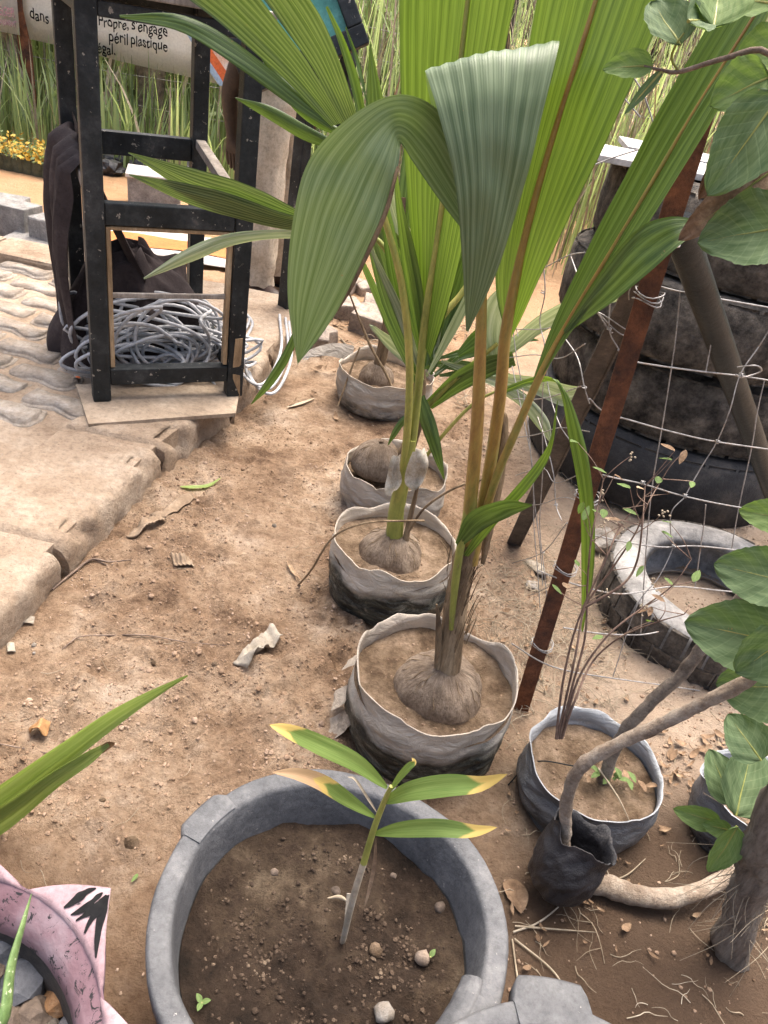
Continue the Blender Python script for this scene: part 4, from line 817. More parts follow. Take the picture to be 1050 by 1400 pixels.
# slack mesh running back along the palm row
def yb(px): return 1.42+max(0, (800-px))/260*1.25
vert = [[(742, 350), (745, 400), (738, 440), (745, 480), (741, 560), (742, 640), (738, 720), (745, 790), (750, 850)], [(700, 430), (705, 480), (716, 540), (724, 600), (730, 680), (738, 745), (742, 800)],
        [(772, 462), (790, 490), (799, 530), (806, 552)], [(752, 460), (748, 520), (765, 580), (790, 615), (806, 642)], [(735, 570), (745, 600), (757, 650), (760, 690), (768, 712)], [(780, 350), (800, 400), (832, 450), (838, 455)],
        [(836, 392), (833, 450), (846, 478)], [(700, 500), (715, 570), (728, 640), (730, 720), (735, 780), (740, 860)], [(690, 380), (700, 420), (708, 460)]]
for v_ in vert: wire([(a, b, yb(a)) for a, b in v_], .0013)
vert += [[(722, 380), (728, 450), (722, 520), (730, 590), (726, 660), (733, 740), (728, 830)], [(760, 380), (764, 440), (756, 500), (768, 560), (776, 620), (770, 690), (778, 740)], [(712, 560), (706, 640), (714, 720), (708, 800), (716, 880)], [(790, 420), (796, 470), (786, 520), (800, 580), (812, 640)], [(818, 400), (822, 440), (814, 500), (826, 560)], [(752, 720), (748, 790), (756, 850), (750, 910)], [(680, 620), (686, 700), (680, 780), (690, 860)]]
hor = [[(690, 600), (730, 595), (765, 585), (806, 590)], [(690, 690), (735, 690), (770, 680), (800, 690)], [(680, 820), (720, 815), (755, 800)], [(690, 490), (730, 485), (765, 490), (800, 470)], [(690, 360), (730, 370), (775, 350), (800, 345)], [(705, 450), (742, 450), (775, 440), (810, 425), (858, 452)], [(700, 545), (742, 545), (795, 528)], [(705, 650), (742, 640), (760, 660), (806, 642)], [(700, 770), (742, 755), (775, 715)], [(815, 425), (842, 452), (858, 460), (870, 458)]]
for v_ in hor: wire([(a, b, yb(a)) for a, b in v_], .0012)
for (px, py) in [(742, 400), (745, 480), (742, 640), (799, 530), (760, 690), (742, 755), (806, 642), (833, 450)]:
    c = PY(px, py, yb(px)); mb = MB(); mb.tube([c+V(.004*math.cos(a), .003*math.sin(a), .006*(a/9-.5)) for a in np.linspace(0, 9, 14)], .0012, 5); obj(mb, 'knot', MAT['wire'], fence)
for (px, py) in [(980, 604), (936, 678), (878, 660), (920, 747), (1012, 513)]:
    c = PY(px, py, WY(px)-.005); mb = MB(); mb.tube([c+V(.005*(a/9-.5), .004*math.cos(a), .004*math.sin(a)) for a in np.linspace(0, 14, 20)], .0013, 5); obj(mb, 'knot', MAT['wire'], fence)
for r_ in ([(610, 300), (680, 265), (760, 245), (840, 215), (905, 195)], [(820, 90), (850, 130), (875, 160)], [(850, 85), (880, 130), (905, 210)]): wire([(a, b, 1.75) for a, b in r_], .0017)

# ------------------------------------------------------------------ tyres
def tyre(c, R, W, ri, mat, label, tilt=(0, 0), group=None, lugs=40, rot=0, sag=0, tmat=None):
    t = thing('tyre', label, 'tyre', c, group)
    E_ = Euler((tilt[0], tilt[1], rot)).to_matrix(); na = 96
    hp = [(ri, -W*.30), (ri+.015, -W*.42), (ri+(R-ri)*.35, -W*.5), (R-.05, -W*.485), (R-.02, -W*.44), (R-.006, -W*.39), (R, 0), (R-.006, W*.39), (R-.02, W*.44), (R-.05, W*.485), (ri+(R-ri)*.35, W*.5), (ri+.015, W*.42), (ri, W*.30), (ri+.02, W*.36), (ri+(R-ri)*.4, W*.42), (R-.05, W*.3), (R-.03, 0), (R-.05, -W*.3), (ri+(R-ri)*.4, -W*.42), (ri+.02, -W*.36)]
    rows = []
    for j in range(na):
        th = 2*math.pi*j/na; row = []
        w = 1+sag*math.cos(2*th+.7)+.006*mn.noise((math.cos(th)*2+c[0], math.sin(th)*2, 1))
        for r, z in hp:
            row.append(Vector(c)+E_@V(r*w*math.cos(th), r*w*math.sin(th), z+W/2+.004*mn.noise((math.cos(th)*3, math.sin(th)*3, c[2]*9))))
            if W > .2 and 3 <= len(row) <= 11: row[-1] = row[-1]+Vector(mn.noise_vector((math.cos(th)*14+c[2]*5, math.sin(th)*14, z*22)))*.004
        rows.append(row)
    rows.append(rows[0]); mb = MB(); rr = [list(x) for x in zip(*rows)]; rr.append(rr[0]); mb.grid(rr, None, 0, True); obj(mb, 'casing', mat, t)
    if not lugs: return t
    for (z0, z1, off) in (((-.42, -.02, 0), (.0, .40, .35)) if W < .2 else ((-.455, -.34, 0), (.34, .455, .5))):
        mb = MB()
        for j in range(lugs):
            a0 = 2*math.pi*(j+off+.07)/lugs; a1 = 2*math.pi*(j+off+.93)/lugs; q = []
            for a in (a0, (a0+a1)/2, a1):
                w = 1+sag*math.cos(2*a+.7)
                for z in (z0, z1):
                    for r in (R-.012, (R+.006-(.006 if abs(z) > .3 else 0)) if W < .2 else R+.0015-(.017 if abs(z) > .3 else 0)): q.append(Vector(c)+E_@V(r*w*math.cos(a), r*w*math.sin(a), z*W+W/2))
            f = []
            for k in (0, 4): f += [(k+1, k+5, k+7, k+3), (k, k+1, k+5, k+4)[::-1], (k+2, k+3, k+7, k+6)]
            f += [(0, 1, 3, 2), (8, 9, 11, 10)[::-1]]; mb.add(q, f, None, 0, False)
        obj(mb, 'tread_ring', tmat or mat, t)
    return t
SX, SY = 1.03, 2.86
tl = ['black truck tyre at the bottom of the stack behind the fence', 'muddy brown truck tyre lying second from the bottom of the stack', 'muddy truck tyre lying third from the bottom of the stack', 'muddy truck tyre at the top of the stack under white boards']
z = gz(SX, SY-.4)-.01
for k in range(4):
    W = [.27, .26, .25, .26][k]; tyre((SX+[0, .02, -.025, .015][k], SY+[0, .03, -.01, .02][k], z), [.53, .525, .53, .52][k], W, .30, MAT['tyre' if k == 0 else 'tyre_mud'], tl[k], ((0, .01, -.012, .01)[k], (0, -.01, .01, 0)[k]), 'stacked truck tyres', 30, k*.4); z += W+.003
ztop = z
for k, (dx, dy, a, L_) in enumerate([(-.1, -.06, .06, 1.1), (.12, .30, -.05, 1.1)]):
    mb = MB(); c = V(SX+dx, SY+dy, ztop+.014+.001*k); mb.box(c, ((math.cos(a), math.sin(a), 0), (-math.sin(a), math.cos(a), 0), (0, 0, 1)), (L_/2, .15, .010), .003, 0, .006)
    single(mb, 'board', MAT['white'], ['white painted board lying on the front of the top tyre', 'white painted board lying across the back of the top tyre'][k], 'board', c)
fc = G(972, 812, .085)
tyre((fc.x, fc.y, gz(fc.x, fc.y)-.022), .305, .175, .195, MAT['tyre_grey'], 'dusty grey car tyre lying flat on the sand before the tyre stack', (0.03, -.02), None, 34, .3, .01, MAT['tyre_mud'])
def flat_soil(cx, cy, z, R, nm, lab, seed):
    t = thing(nm, lab, 'soil', (cx, cy, z)); soil_disc(t, cx, cy, z, R, MAT['bagsoil'], MAT['clod'], 160, .012, seed, (.002, .006)); return t
# rocks near the tyre and rubble by the far bag
def rock(nm, px, py, r, seed, mat, lab, cat='stone', sq=(1, 1, .7), grp=None, zoff=.4):
    c = G(px, py, 0); c.z = gz(c.x, c.y)+r*zoff; mb = MB(); mb.rock(c, r, seed, 3, .3, 0, False, sq); return single(mb, nm, mat, lab, cat, c, grp)
rock('stone', 826, 742, .055, 3, MAT['rockw'], 'whitish broken stone against the rim of the flat tyre')
rock('stone', 862, 742, .05, 5, MAT['stone_o'], 'brown stone between the flat tyre and the tyre stack')
rock('stone', 728, 800, .02, 6, MAT['rockw'], 'small pale stone between the braces of the fence')
for k, (px, py, hs, rz, tl_) in enumerate([(468, 425, (.085, .06, .05), .5, .1), (505, 445, (.08, .07, .06), -.2, .15), (440, 462, (.06, .05, .04), .9, .0), (520, 415, (.09, .06, .03), .1, .25), (478, 392, (.08, .05, .035), 1.2, .1), (452, 408, (.05, .05, .03), .3, .0), (430, 470, (.06, .05, .03), .2, .1), (500, 395, (.07, .05, .03), .7, .1)]):
    c = G(px, py, .02); c.z = hs[2]*.8+gz(c.x, c.y); E_ = Euler((tl_, tl_*.6, rz)).to_matrix(); mb = MB(); mb.box(c, (E_.col[0], E_.col[1], E_.col[2]), hs, .008, 0, .012)
    single(mb, 'concrete_chunk', MAT['rubble'], 'broken grey paving chunk in the rubble heap behind the palm row', 'rubble', c, 'broken concrete behind the palms')
# curved plastic sheet scrap beside bag A
c = G(452, 505, .03); mb = MB(); rws = []
for i in range(12):
    u = i/11; rws.append([c+V(-.12+.2*u, -.02+.05*math.sin(u*2)+.03*j/5, .03+.06*math.sin(math.pi*u)*.3+(.05*u+.02)*(j/5)) for j in range(6)])
mb.grid(rws); single(mb, 'plastic_sheet', MAT['film_low'], 'curled dusty plastic scrap leaning on the farthest palm bag', 'plastic', c)

# ------------------------------------------------------------------ black display stand (tall wooden frame)
A_ = G(139, 545, .12); B_ = G(318, 538, .12); U = (B_-A_); U.z = 0; WID = U.length; U.normalize(); W_ = V(-U.y, U.x, 0); DEP = .62
rl = PY(78, 60, A_.y+.55)
st = thing('wooden_stand', 'tall worn black wooden stand on a plywood offcut with cable under it', 'stand', (A_.x, A_.y, .12))
ZT = 1.25; LG = .055
def stand_pt(u, v, z): return V(A_.x, A_.y, 0)+U*(u*WID)+W_*(v*DEP)+V(0, 0, z)
for (u, v) in ((0, 0), (1, 0), (0, 1), (1, 1)):
    mb = MB(); a, b = stand_pt(u, v, .1215 if v == 0 else KZ), stand_pt(u, v, ZT); mb.bar(a, b, LG, LG, tuple(W_), .005); lg = obj(mb, 'leg', MAT['blackwood'], st)
    if (u, v) == (1, 0):
        mb = MB(); mb.box(stand_pt(1, 0, .27)-W_*(LG/2+.0005)+U*.0, (U, V(0, 0, 1), W_), (.018, .07, .0015), .001, 0, .014); mb.box(stand_pt(1, 0, .165)-W_*(LG/2+.0005)+U*.006, (U, V(0, 0, 1), W_), (.015, .04, .0015), .001, 0, .014); obj(mb, 'bare_patch', MAT['barewood'], lg)
def rail(u0, v0, u1, v1, z, h, w, mat='blackwood', nm='rail', z1=None, off=(0, 0)):
    a, b = stand_pt(u0, v0, z), stand_pt(u1, v1, z1 if z1 is not None else z); dd = (b-a).normalized(); a += dd*(LG/2+.001); b -= dd*(LG/2+.001)
    o_ = U*off[0]+W_*off[1]; mb = MB(); mb.bar(a+o_, b+o_, w, h, (0, 0, 1), .004); return obj(mb, nm, MAT[mat], st)
def zpix(u, v, px, py):                     # height of the pixel on the stand's vertical through (u, v)
    q = stand_pt(u, v, 0); return PY(px, py, q.y).z
zr1 = zpix(0, 0, 130, 290); zr2 = zpix(0, 0, 150, 515)
rail(0, 0, 1, 0, zr1, .062, .04); rail(0, 0, 1, 0, zr2, .055, .045); rail(0, 0, 1, 0, zpix(0, 0, 118, 8), .036, .04)
rail(0, 0, 1, 0, zpix(.5, 0, 230, 404), .016, .012, 'greywood', 'slat')
for s in (.065, .935):                                                     # pale lining inside the lower opening
    a, b = stand_pt(s+(.02 if s < .5 else -.02), 0, zr2+.032), stand_pt(s+(.02 if s < .5 else -.02), 0, zr1-.036); mb = MB(); mb.bar(a, b, .014, .03, tuple(W_), .002); obj(mb, 'lining', MAT['barewood'], st)
rail(.03, 0, .97, 0, zr1-.040, .012, .03, 'barewood', 'lining')
zb = zpix(0, 1, 100, 190)
rail(0, 1, 1, 1, zb, .075, .04); rail(0, 1, 1, 1, ZT-.03, .045, .04)
for u in (0, 1):
    rail(u, 0, u, 1, zr1+.03, .03, .035, 'greywood', 'side_rail', zb+.03); rail(u, 0, u, 1, ZT-.03, .045, .04); rail(u, 0, u, 1, zr2, .045, .035)
mb = MB(); c = stand_pt(.5, .5, ZT+.013); mb.box(c, (U, W_, V(0, 0, 1)), (WID/2+.05, DEP/2+.05, .011), .004); obj(mb, 'top_board', MAT['greywood'], st)
# plywood offcut under the front legs
mb = MB(); q = [G(121, 580, .12), G(322, 565, .12), G(330, 522, .12), G(104, 526, .12)]; q = [V(p.x, p.y, 0) for p in q]
vs = [p+V(0, 0, .108) for p in q]+[p+V(0, 0, .121) for p in q]
mb.add(vs, [(3, 2, 1, 0), (4, 5, 6, 7), (0, 1, 5, 4), (1, 2, 6, 5), (2, 3, 7, 6), (3, 0, 4, 7)], None, 0, False)
single(mb, 'plywood_offcut', MAT['ply'], 'dusty plywood offcut on the kerb under the front legs of the black stand', 'board', q[0]+V(0, 0, .108))

# grey cable coil
mb = MB(); g = random.Random(5); P = []
cc = stand_pt(.47, .36, .12)
for k in range(66):
    ph = g.uniform(0, 6.28); rx = g.uniform(.10, .25); rz = g.uniform(.05, .135); tilt = g.uniform(-.5, .5); ctr = cc+U*g.uniform(-.09, .09)+W_*g.uniform(-.11, .13)+V(0, 0, rz*.8+g.uniform(0, .07)); lean = g.uniform(-.6, .9); yw = g.uniform(-.5, .5)
    if k % 9 == 4: rx = .30; rz = .06; ctr = cc+U*g.uniform(-.02, .12)+V(0, 0, .06); lean *= .5
    for q in range(8):
        a = ph+q*2*math.pi/8; du = rx*math.cos(a); dz = rz*math.sin(a); dw = rx*.55*math.sin(a)*lean+du*yw*.5
        pz = ctr+U*(du*math.cos(tilt)-dz*math.sin(tilt)*.3)+W_*dw+V(0, 0, dz+du*math.sin(tilt)*.35)
        pz.z = max(pz.z, .118+.012*g.random()); P.append(pz)
mb.tube(P, .0062, 7, len(P)*4)
lo = [G(395, 440, .1), G(398, 490, .1), G(375, 537, .1), G(345, 520, .1), G(335, 470, .1), G(345, 440, .12), G(320, 420, .16)]
mb.tube(lo, .0062, 7, 40); mb.tube([p+V(-.02, .02, .006) for p in lo], .0062, 7, 40); mb.tube([p+V(-.05, .03, .012) for p in lo], .0062, 7, 40)
lo2 = [G(120, 380, .28), G(85, 430, .15), G(82, 480, .1), G(98, 497, .1), G(125, 478, .1), G(160, 470, .13)]
mb.tube(lo2, .0062, 7, 40); mb.tube([p+V(.02, .02, .012) for p in lo2], .0062, 7, 40); mb.tube([p+V(.04, .04, .02) for p in lo2], .0062, 7, 40)
single(mb, 'cable_coil', MAT['cable'], 'tangled coil of grey cable heaped under the black stand', 'cable', cc)
# brown cloth hung over the side rail and bunched below
mb = MB(); rows = []
for i in range(44):
    t_ = i/43; row = []
    for j in range(26):
        u = j/25; v = .30+.62*u
        zt = zr1+.03+(zb-zr1)*v+.02
        if t_ < .12: du = .02-(.06)*(t_/.12); z_ = zt+.018*math.sin(t_/.12*math.pi)
        else: du = -.045-.03*math.sin(t_*3); z_ = zt-(t_-.12)/.88*(zt-.20+.1*u)
        fo = .022*math.sin(u*26+3*math.sin(t_*2.2+u*3))+.02*mn.noise((u*7, t_*2.5, 3))
        row.append(stand_pt(0, v*(1-.12*t_), z_)+U*(du+fo*min(1, t_*3+.25)))
    rows.append(row)
mb.grid(rows)
rows = []
for i in range(30):
    ph = math.pi*.5*i/29; row = []
    for j in range(60):
        th = 2*math.pi*j/60; k = 1+.28*mn.noise((math.cos(th)*1.7, math.sin(th)*1.7, ph*2))+.1*math.sin(th*9+ph*4)
        row.append(stand_pt(.42, .62, .10)+U*(.27*math.cos(th)*math.cos(ph)*k)+W_*(.22*math.sin(th)*math.cos(ph)*k)+V(0, 0, .40*math.sin(ph)*(1+.2*mn.noise((math.cos(th)*2, math.sin(th)*2+5, ph*2)))))
    rows.append(row)
mb.grid(rows, None, 0, True, True)
rows = []
for i in range(24):
    t_ = i/23; row = []
    for j in range(14):
        u = j/13; p = stand_pt(.02, .75, zr1+.14).lerp(stand_pt(.42, .55, .44), t_)+V(0, 0, -.05*math.sin(t_*3.14))+W_*((u-.5)*.22)+V(0, 0, .03*math.sin(u*9+t_*3)+.02*mn.noise((u*4, t_*3, 8))); row.append(p)
    rows.append(row)
mb.grid(rows)
single(mb, 'brown_cloth', MAT['cloth'], 'dark brown cloth hung over the side rail of the black stand', 'cloth', stand_pt(.2, .6, .1))

# ------------------------------------------------------------------ second stand with green top, and the man
c0 = G(388, 442, .02); T2 = thing('green_board', 'green panel in a thick black frame propped on a dark post behind the palm leaves', 'board', (c0.x, c0.y, 0))
n0, n1_ = PY(505, 60, 3.38), PY(340, 133, 3.25); ed = (n1_-n0).normalized(); upb = (V(0, .25, 1)-ed*V(0, .25, 1).dot(ed)).normalized(); BH = .62
nb = ed.cross(upb); LB = (n1_-n0).length
mb = MB(); mb.box(n0+ed*LB/2+upb*BH/2, (ed, upb, nb), (LB/2-.02, BH/2-.02, .006), .002); obj(mb, 'panel', MAT['green_top'], T2)
for a_, b_ in ((n0+upb*.035, n1_+upb*.035), (n0+upb*(BH-.035), n1_+upb*(BH-.035))):
    mb = MB(); mb.bar(a_, b_, .05, .07, tuple(upb), .005); obj(mb, 'frame_rail', MAT['blackwood'], T2)
for a_ in (n0+ed*.03, n1_-ed*.03):
    mb = MB(); mb.bar(a_+upb*.072, a_+upb*(BH-.072), .05, .06, tuple(ed), .005); obj(mb, 'frame_stile', MAT['blackwood'], T2)
tp_ = n0+ed*(LB*.52)+V(0, .07, .1); mb = MB(); mb.bar(V(c0.x, c0.y, gz(c0.x, c0.y)-.01), V(c0.x+.02, tp_.y+.03, tp_.z), .055, .055, (.5, .86, 0), .005); obj(mb, 'post', MAT['blackwood'], T2)
mb = MB(); q0_ = n0+ed*.10+V(0, .10, .1); mb.bar(V(q0_.x, q0_.y+.12, -.01), q0_, .05, .05, (.5, .86, 0), .005); obj(mb, 'post', MAT['blackwood'], T2)

f1 = G(352, 398, .03); f2 = G(386, 384, .03)
man = thing('person', 'person in khaki trousers and brown shoes standing behind the black stand', 'person', ((f1.x+f2.x)/2, (f1.y+f2.y)/2, 0))
# body: one continuous skinned surface
fx = (f2-f1); fx.z = 0; fx.normalize(); fy = V(-fx.y, fx.x, 0)          # fx towards his one side, fy away from the camera
mid = V((f1.x+f2.x)/2, (f1.y+f2.y)/2, 0)+fy*.03
def bp(a, b, z): return mid+fx*a+fy*b+V(0, 0, z)
verts = []; edges = []; rad = []
def ch(start, pts):
    prev = start
    for (p, r) in pts: verts.append(p); rad.append(r); k = len(verts)-1; (edges.append((prev, k)) if prev is not None else None); prev = k
    return prev
pel = ch(None, [(bp(0, 0, .98), .125)]); ab = ch(pel, [(bp(0, 0, 1.12), .115), (bp(0, 0, 1.28), .13), (bp(0, 0, 1.42), .10)])
nk = ch(ab, [(bp(0, -.01, 1.52), .052), (bp(0, -.02, 1.60), .068), (bp(0, -.025, 1.68), .085), (bp(0, -.02, 1.75), .06)])
for s in (-1, 1): ch(pel, [(bp(.09*s, 0, .88), .085), (bp(.10*s, -.01, .50), .055), (bp(.11*s, .01, .12), .038), (bp(.11*s, 0, .05), .035)])
# arm on the near side follows the photograph, the other hangs
sh = bp(-.18, -.02, 1.40); ys = mid.y-.05
hand = PY(316, 205, ys); el = PY(313, 128, ys-.02)
armA = ch(ab, [(bp(-.10, -.01, 1.41), .07), (bp(-.19, -.02, 1.38), .055), (el, .042), (PY(316, 165, ys), .034), (PY(317, 188, ys), .024), (PY(317, 198, ys), .030)])
armB = ch(ab, [(bp(.10, 0, 1.41), .07), (bp(.20, 0, 1.38), .055), (bp(.24, .02, 1.10), .042), (bp(.25, -.02, .88), .028), (bp(.25, -.03, .84), .03)])
for arm, base in ((armA, PY(317, 198, ys)), (armB, bp(.25, -.03, .84))):
    for q, (off, L_) in enumerate([(-.026, .072), (-.009, .085), (.009, .08), (.025, .065)]): ch(arm, [(base+fy*off+V(0, 0, -.03), .010), (base+fy*off+fx*.008+V(0, 0, -.03-L_*.5), .009), (base+fy*off+fx*.02+V(0, 0, -.03-L_), .007)])
    ch(arm, [(base-fy*.035+V(0, 0, -.01), .011), (base-fy*.045+V(0, 0, -.045), .009)])
me = bpy.data.meshes.new('body'); L0 = ORG[man.name]; me.from_pydata([tuple(v-L0) for v in verts], edges, [])
body = bpy.data.objects.new('body', me); col.objects.link(body); body.parent = man; ORG[body.name] = L0
sk = body.modifiers.new('skin', 'SKIN'); sv = me.skin_vertices[0].data
for k, r in enumerate(rad): sv[k].radius = (r, r)
sv[0].use_root = True; sk.use_smooth_shade = True; ss = body.modifiers.new('sub', 'SUBSURF'); ss.levels = 2; ss.render_levels = 2; me.materials.append(MAT['skin'])
def loft(rings, n=28, seed=0, amp=.008):
    mb = MB(); rows = []
    P = spline([r[0] for r in rings], 26); A = lerpl([r[1] for r in rings], 26); B = lerpl([r[2] for r in rings], 26)
    for i in range(26):
        rows.append([P[i]+fx*(A[i]*math.cos(2*math.pi*j/n))+fy*(B[i]*math.sin(2*math.pi*j/n))+Vector(mn.noise_vector((math.cos(2*math.pi*j/n)*2+seed, math.sin(2*math.pi*j/n)*2, i*.35)))*amp for j in range(n)])
    mb.grid(rows, None, 0, True, True); return mb
tr = MB()
for s, f in ((-1, f1), (1, f2)):
    ft = V(f.x, f.y, 0)
    m_ = loft([(ft+V(0, 0, .07), .075, .085), (ft+V(0, 0, .25), .078, .085), (ft.lerp(bp(.09*s, 0, 0), .5)+V(0, 0, .5), .085, .09), (bp(.085*s, 0, .72), .10, .105), (bp(.075*s, 0, .90), .115, .13), (bp(.05*s, 0, 1.0), .12, .135)], 28, s*3+5, .022)
    b = len(tr.v); tr.v += m_.v; tr.f += [tuple(b+i for i in q) for q in m_.f]; tr.uv += m_.uv; tr.mi += m_.mi; tr.sm += m_.sm
obj(tr, 'trousers', MAT['khaki'], man)
m_ = loft([(bp(0, 0, .985), .178, .145), (bp(0, 0, 1.02), .178, .145)], 28, 2, .001); obj(m_, 'belt', MAT['barewood'], man)
m_ = loft([(bp(0, 0, .99), .172, .142), (bp(0, 0, 1.15), .175, .14), (bp(0, 0, 1.32), .19, .145), (bp(0, 0, 1.42), .17, .11), (bp(0, 0, 1.47), .085, .075)], 28, 9, .012); sh_ = obj(m_, 'shirt', MAT['teal'], man)
for a_, b_ in ((bp(-.10, -.01, 1.41), el.lerp(bp(-.19, -.02, 1.38), .45)), (bp(.10, 0, 1.41), bp(.22, .01, 1.22))):
    mb = MB(); mb.tube([a_, a_.lerp(b_, .5)+V(0, 0, .02), b_], [.09, .075, .07], 16, 10, False, wob=.15); obj(mb, 'sleeve', MAT['teal'], sh_)
for s, f in ((-1, f1), (1, f2)):
    ft = V(f.x, f.y, 0); fd = (-fy*.95+fx*.3*s).normalized(); mb = MB()
    mb.tube([ft-fd*.09+V(0, 0, .042), ft-fd*.04+V(0, 0, .05), ft+fd*.05+V(0, 0, .046), ft+fd*.13+V(0, 0, .034), ft+fd*.175+V(0, 0, .028)], [.032, .043, .046, .044, .018], 14, 16, flat=.95); sh2 = obj(mb, 'shoe', MAT['shoe'], man)
    mb = MB(); mb.tube([ft-fd*.09+V(0, 0, .014), ft+V(0, 0, .014), ft+fd*.13+V(0, 0, .013), ft+fd*.18+V(0, 0, .014)], [.034, .044, .046, .02], 12, 12, flat=.3); obj(mb, 'sole', MAT['ink'], sh2)
mb = MB(); mb.rock(bp(0, -.012, 1.725), .105, 4, 3, .05, 0, True, (.9, 1.02, .82)); obj(mb, 'hair', MAT['hair'], man)

# ------------------------------------------------------------------ background: banner, far fence, reeds, flowers, blocks
YBN = 6.6
bl = PY(36, 52, YBN); br = PY(312, 119, YBN-.25)
ban = thing('banner', 'white banner with black handwriting and orange stripe tied before the reeds', 'banner', ((bl.x+br.x)/2, YBN, 0))
rows = []
for i in range(8):
    k = i/7; row = []
    for j in range(24):
        u = j/23; p = bl.lerp(br, u); row.append(p+V(0, .02*math.sin(u*9)+.012*math.sin(k*5+u*4), (1.25*(1-k))-.0))
    rows.append(row)
mb = MB(); mb.grid(rows); cloth_o = obj(mb, 'sheet', MAT['banner'], ban)
so_ = cloth_o.modifiers.new('thick', 'SOLIDIFY'); so_.thickness = .003
def on_banner(px, py):
    n_ = (br-bl).cross(V(0, 0, 1)); r = Vector(ray(px, py)); o_ = V(0, 0, HC); t_ = (bl-o_).dot(n_)/r.dot(n_); return o_+r*t_-r.normalized()*.055
def text_on(txt, a, b, parent, mat, fn=on_banner, hsc=1.15, bold=.012):
    cu = bpy.data.curves.new('t', 'FONT'); cu.body = txt; cu.offset = bold; to = bpy.data.objects.new('t', cu); col.objects.link(to)
    dg = bpy.context.evaluated_depsgraph_get(); mesh = bpy.data.meshes.new_from_object(to.evaluated_get(dg)); bpy.data.objects.remove(to)
    p0, p1 = fn(*a), fn(*b); u = p1-p0; xs_ = [v.co.x for v in mesh.vertices]; s = u.length/(max(xs_)-min(xs_)); x0 = min(xs_); u.normalize(); w = V(0, 0, 1)
    L0 = ORG[parent.name]
    for v in mesh.vertices: v.co = p0+u*((v.co.x-x0)*s)+w*(v.co.y*s*hsc+.006*math.sin(v.co.x*7))-L0
    mesh.name = 'lettering'; mesh.materials.append(mat); o_ = bpy.data.objects.new('lettering', mesh); col.objects.link(o_); o_.parent = parent; ORG[o_.name] = L0
    return o_
for txt, a, b in [('dans', (41, 25), (67, 32)), ('ut', (85, 36), (95, 39)), ('Propre,', (135, 35), (176, 41)), ("s'engage", (180, 41), (229, 50)), ('péril', (149, 57), (175, 61)), ('plastique', (179, 61), (229, 70)), ('négal.', (126, 70), (158, 76))]:
    text_on(txt, a, b, ban, MAT['ink'])
mb = MB(); pa = [on_banner(x, y) for x, y in ((258, 36), (266, 50), (277, 68), (288, 86), (300, 104), (308, 118))]; pb_ = [on_banner(x, y) for x, y in ((268, 36), (277, 50), (288, 66), (299, 82), (310, 98), (318, 110))]
mb.grid([pa, pb_]); obj(mb, 'orange_stripe', MAT['orange'], ban)
pc = [on_banner(x-6, y+5) for x, y in ((258, 36), (266, 50), (277, 68), (288, 86), (300, 104), (306, 112))]
mb = MB(); mb.grid([pc, pa]); obj(mb, 'blue_stripe', MAT['blueink'], ban)
pd = [on_banner(x, y) for x, y in ((330, 30), (330, 50), (330, 66), (330, 82), (330, 98), (330, 110))]
mb = MB(); mb.grid([pb_, pd]); obj(mb, 'printed_picture', MAT['peach'], ban)
# second banner at the left
bl2 = PY(-130, 18, 6.5); br2 = PY(28, 48, 6.5); ban2 = thing('banner', 'white banner with faded pink capital letters hung beside the handwritten one', 'banner', ((bl2.x+br2.x)/2, 6.5, 0))
mb = MB(); mb.grid([[bl2.lerp(br2, j/12)+V(0, .015*math.sin(j), (1-i/4)*1.3) for j in range(13)] for i in range(5)]); o = obj(mb, 'sheet', MAT['banner'], ban2); o.modifiers.new('thick', 'SOLIDIFY').thickness = .003
fn2 = lambda px, py: PY(px, py, 6.44)
text_on('EGER', (-1, 20), (21, 24), ban2, MAT['pinkink'], fn2, 1.5, .03); text_on('NNEMENT', (-3, 32), (23, 37), ban2, MAT['pinkink'], fn2, 1.6, .03)

ff = thing('garden_fence', 'thin wire garden fence along the reeds carrying the banners', 'fence', (-2.6, 6.75, 0))
for x in np.arange(-6.2, 3.5, 1.6):
    mb = MB(); mb.tube([V(x, 6.75, -.05), V(x+.02, 6.75, 1.1), V(x, 6.75, 2.5)], .03, 8, 6, wob=.2); obj(mb, 'post', MAT['brace'], ff)
for z in (.15, .35, .55, .75, .95, 1.15):
    mb = MB(); mb.tube([V(x, 6.72+.01*math.sin(x*3), z+.02*math.sin(x*2.1+z*9)) for x in np.linspace(-6.5, 3.6, 34)], .0035, 5); obj(mb, 'wire', MAT['wire'], ff)
mb = MB()
for x in np.arange(-6.2, 3.5, .22): mb.tube([V(x, 6.73, .05), V(x+.02*math.sin(x*9), 6.73, .6), V(x, 6.73, 1.2)], .0025, 4)
obj(mb, 'upright_wires', MAT['wire'], ff)

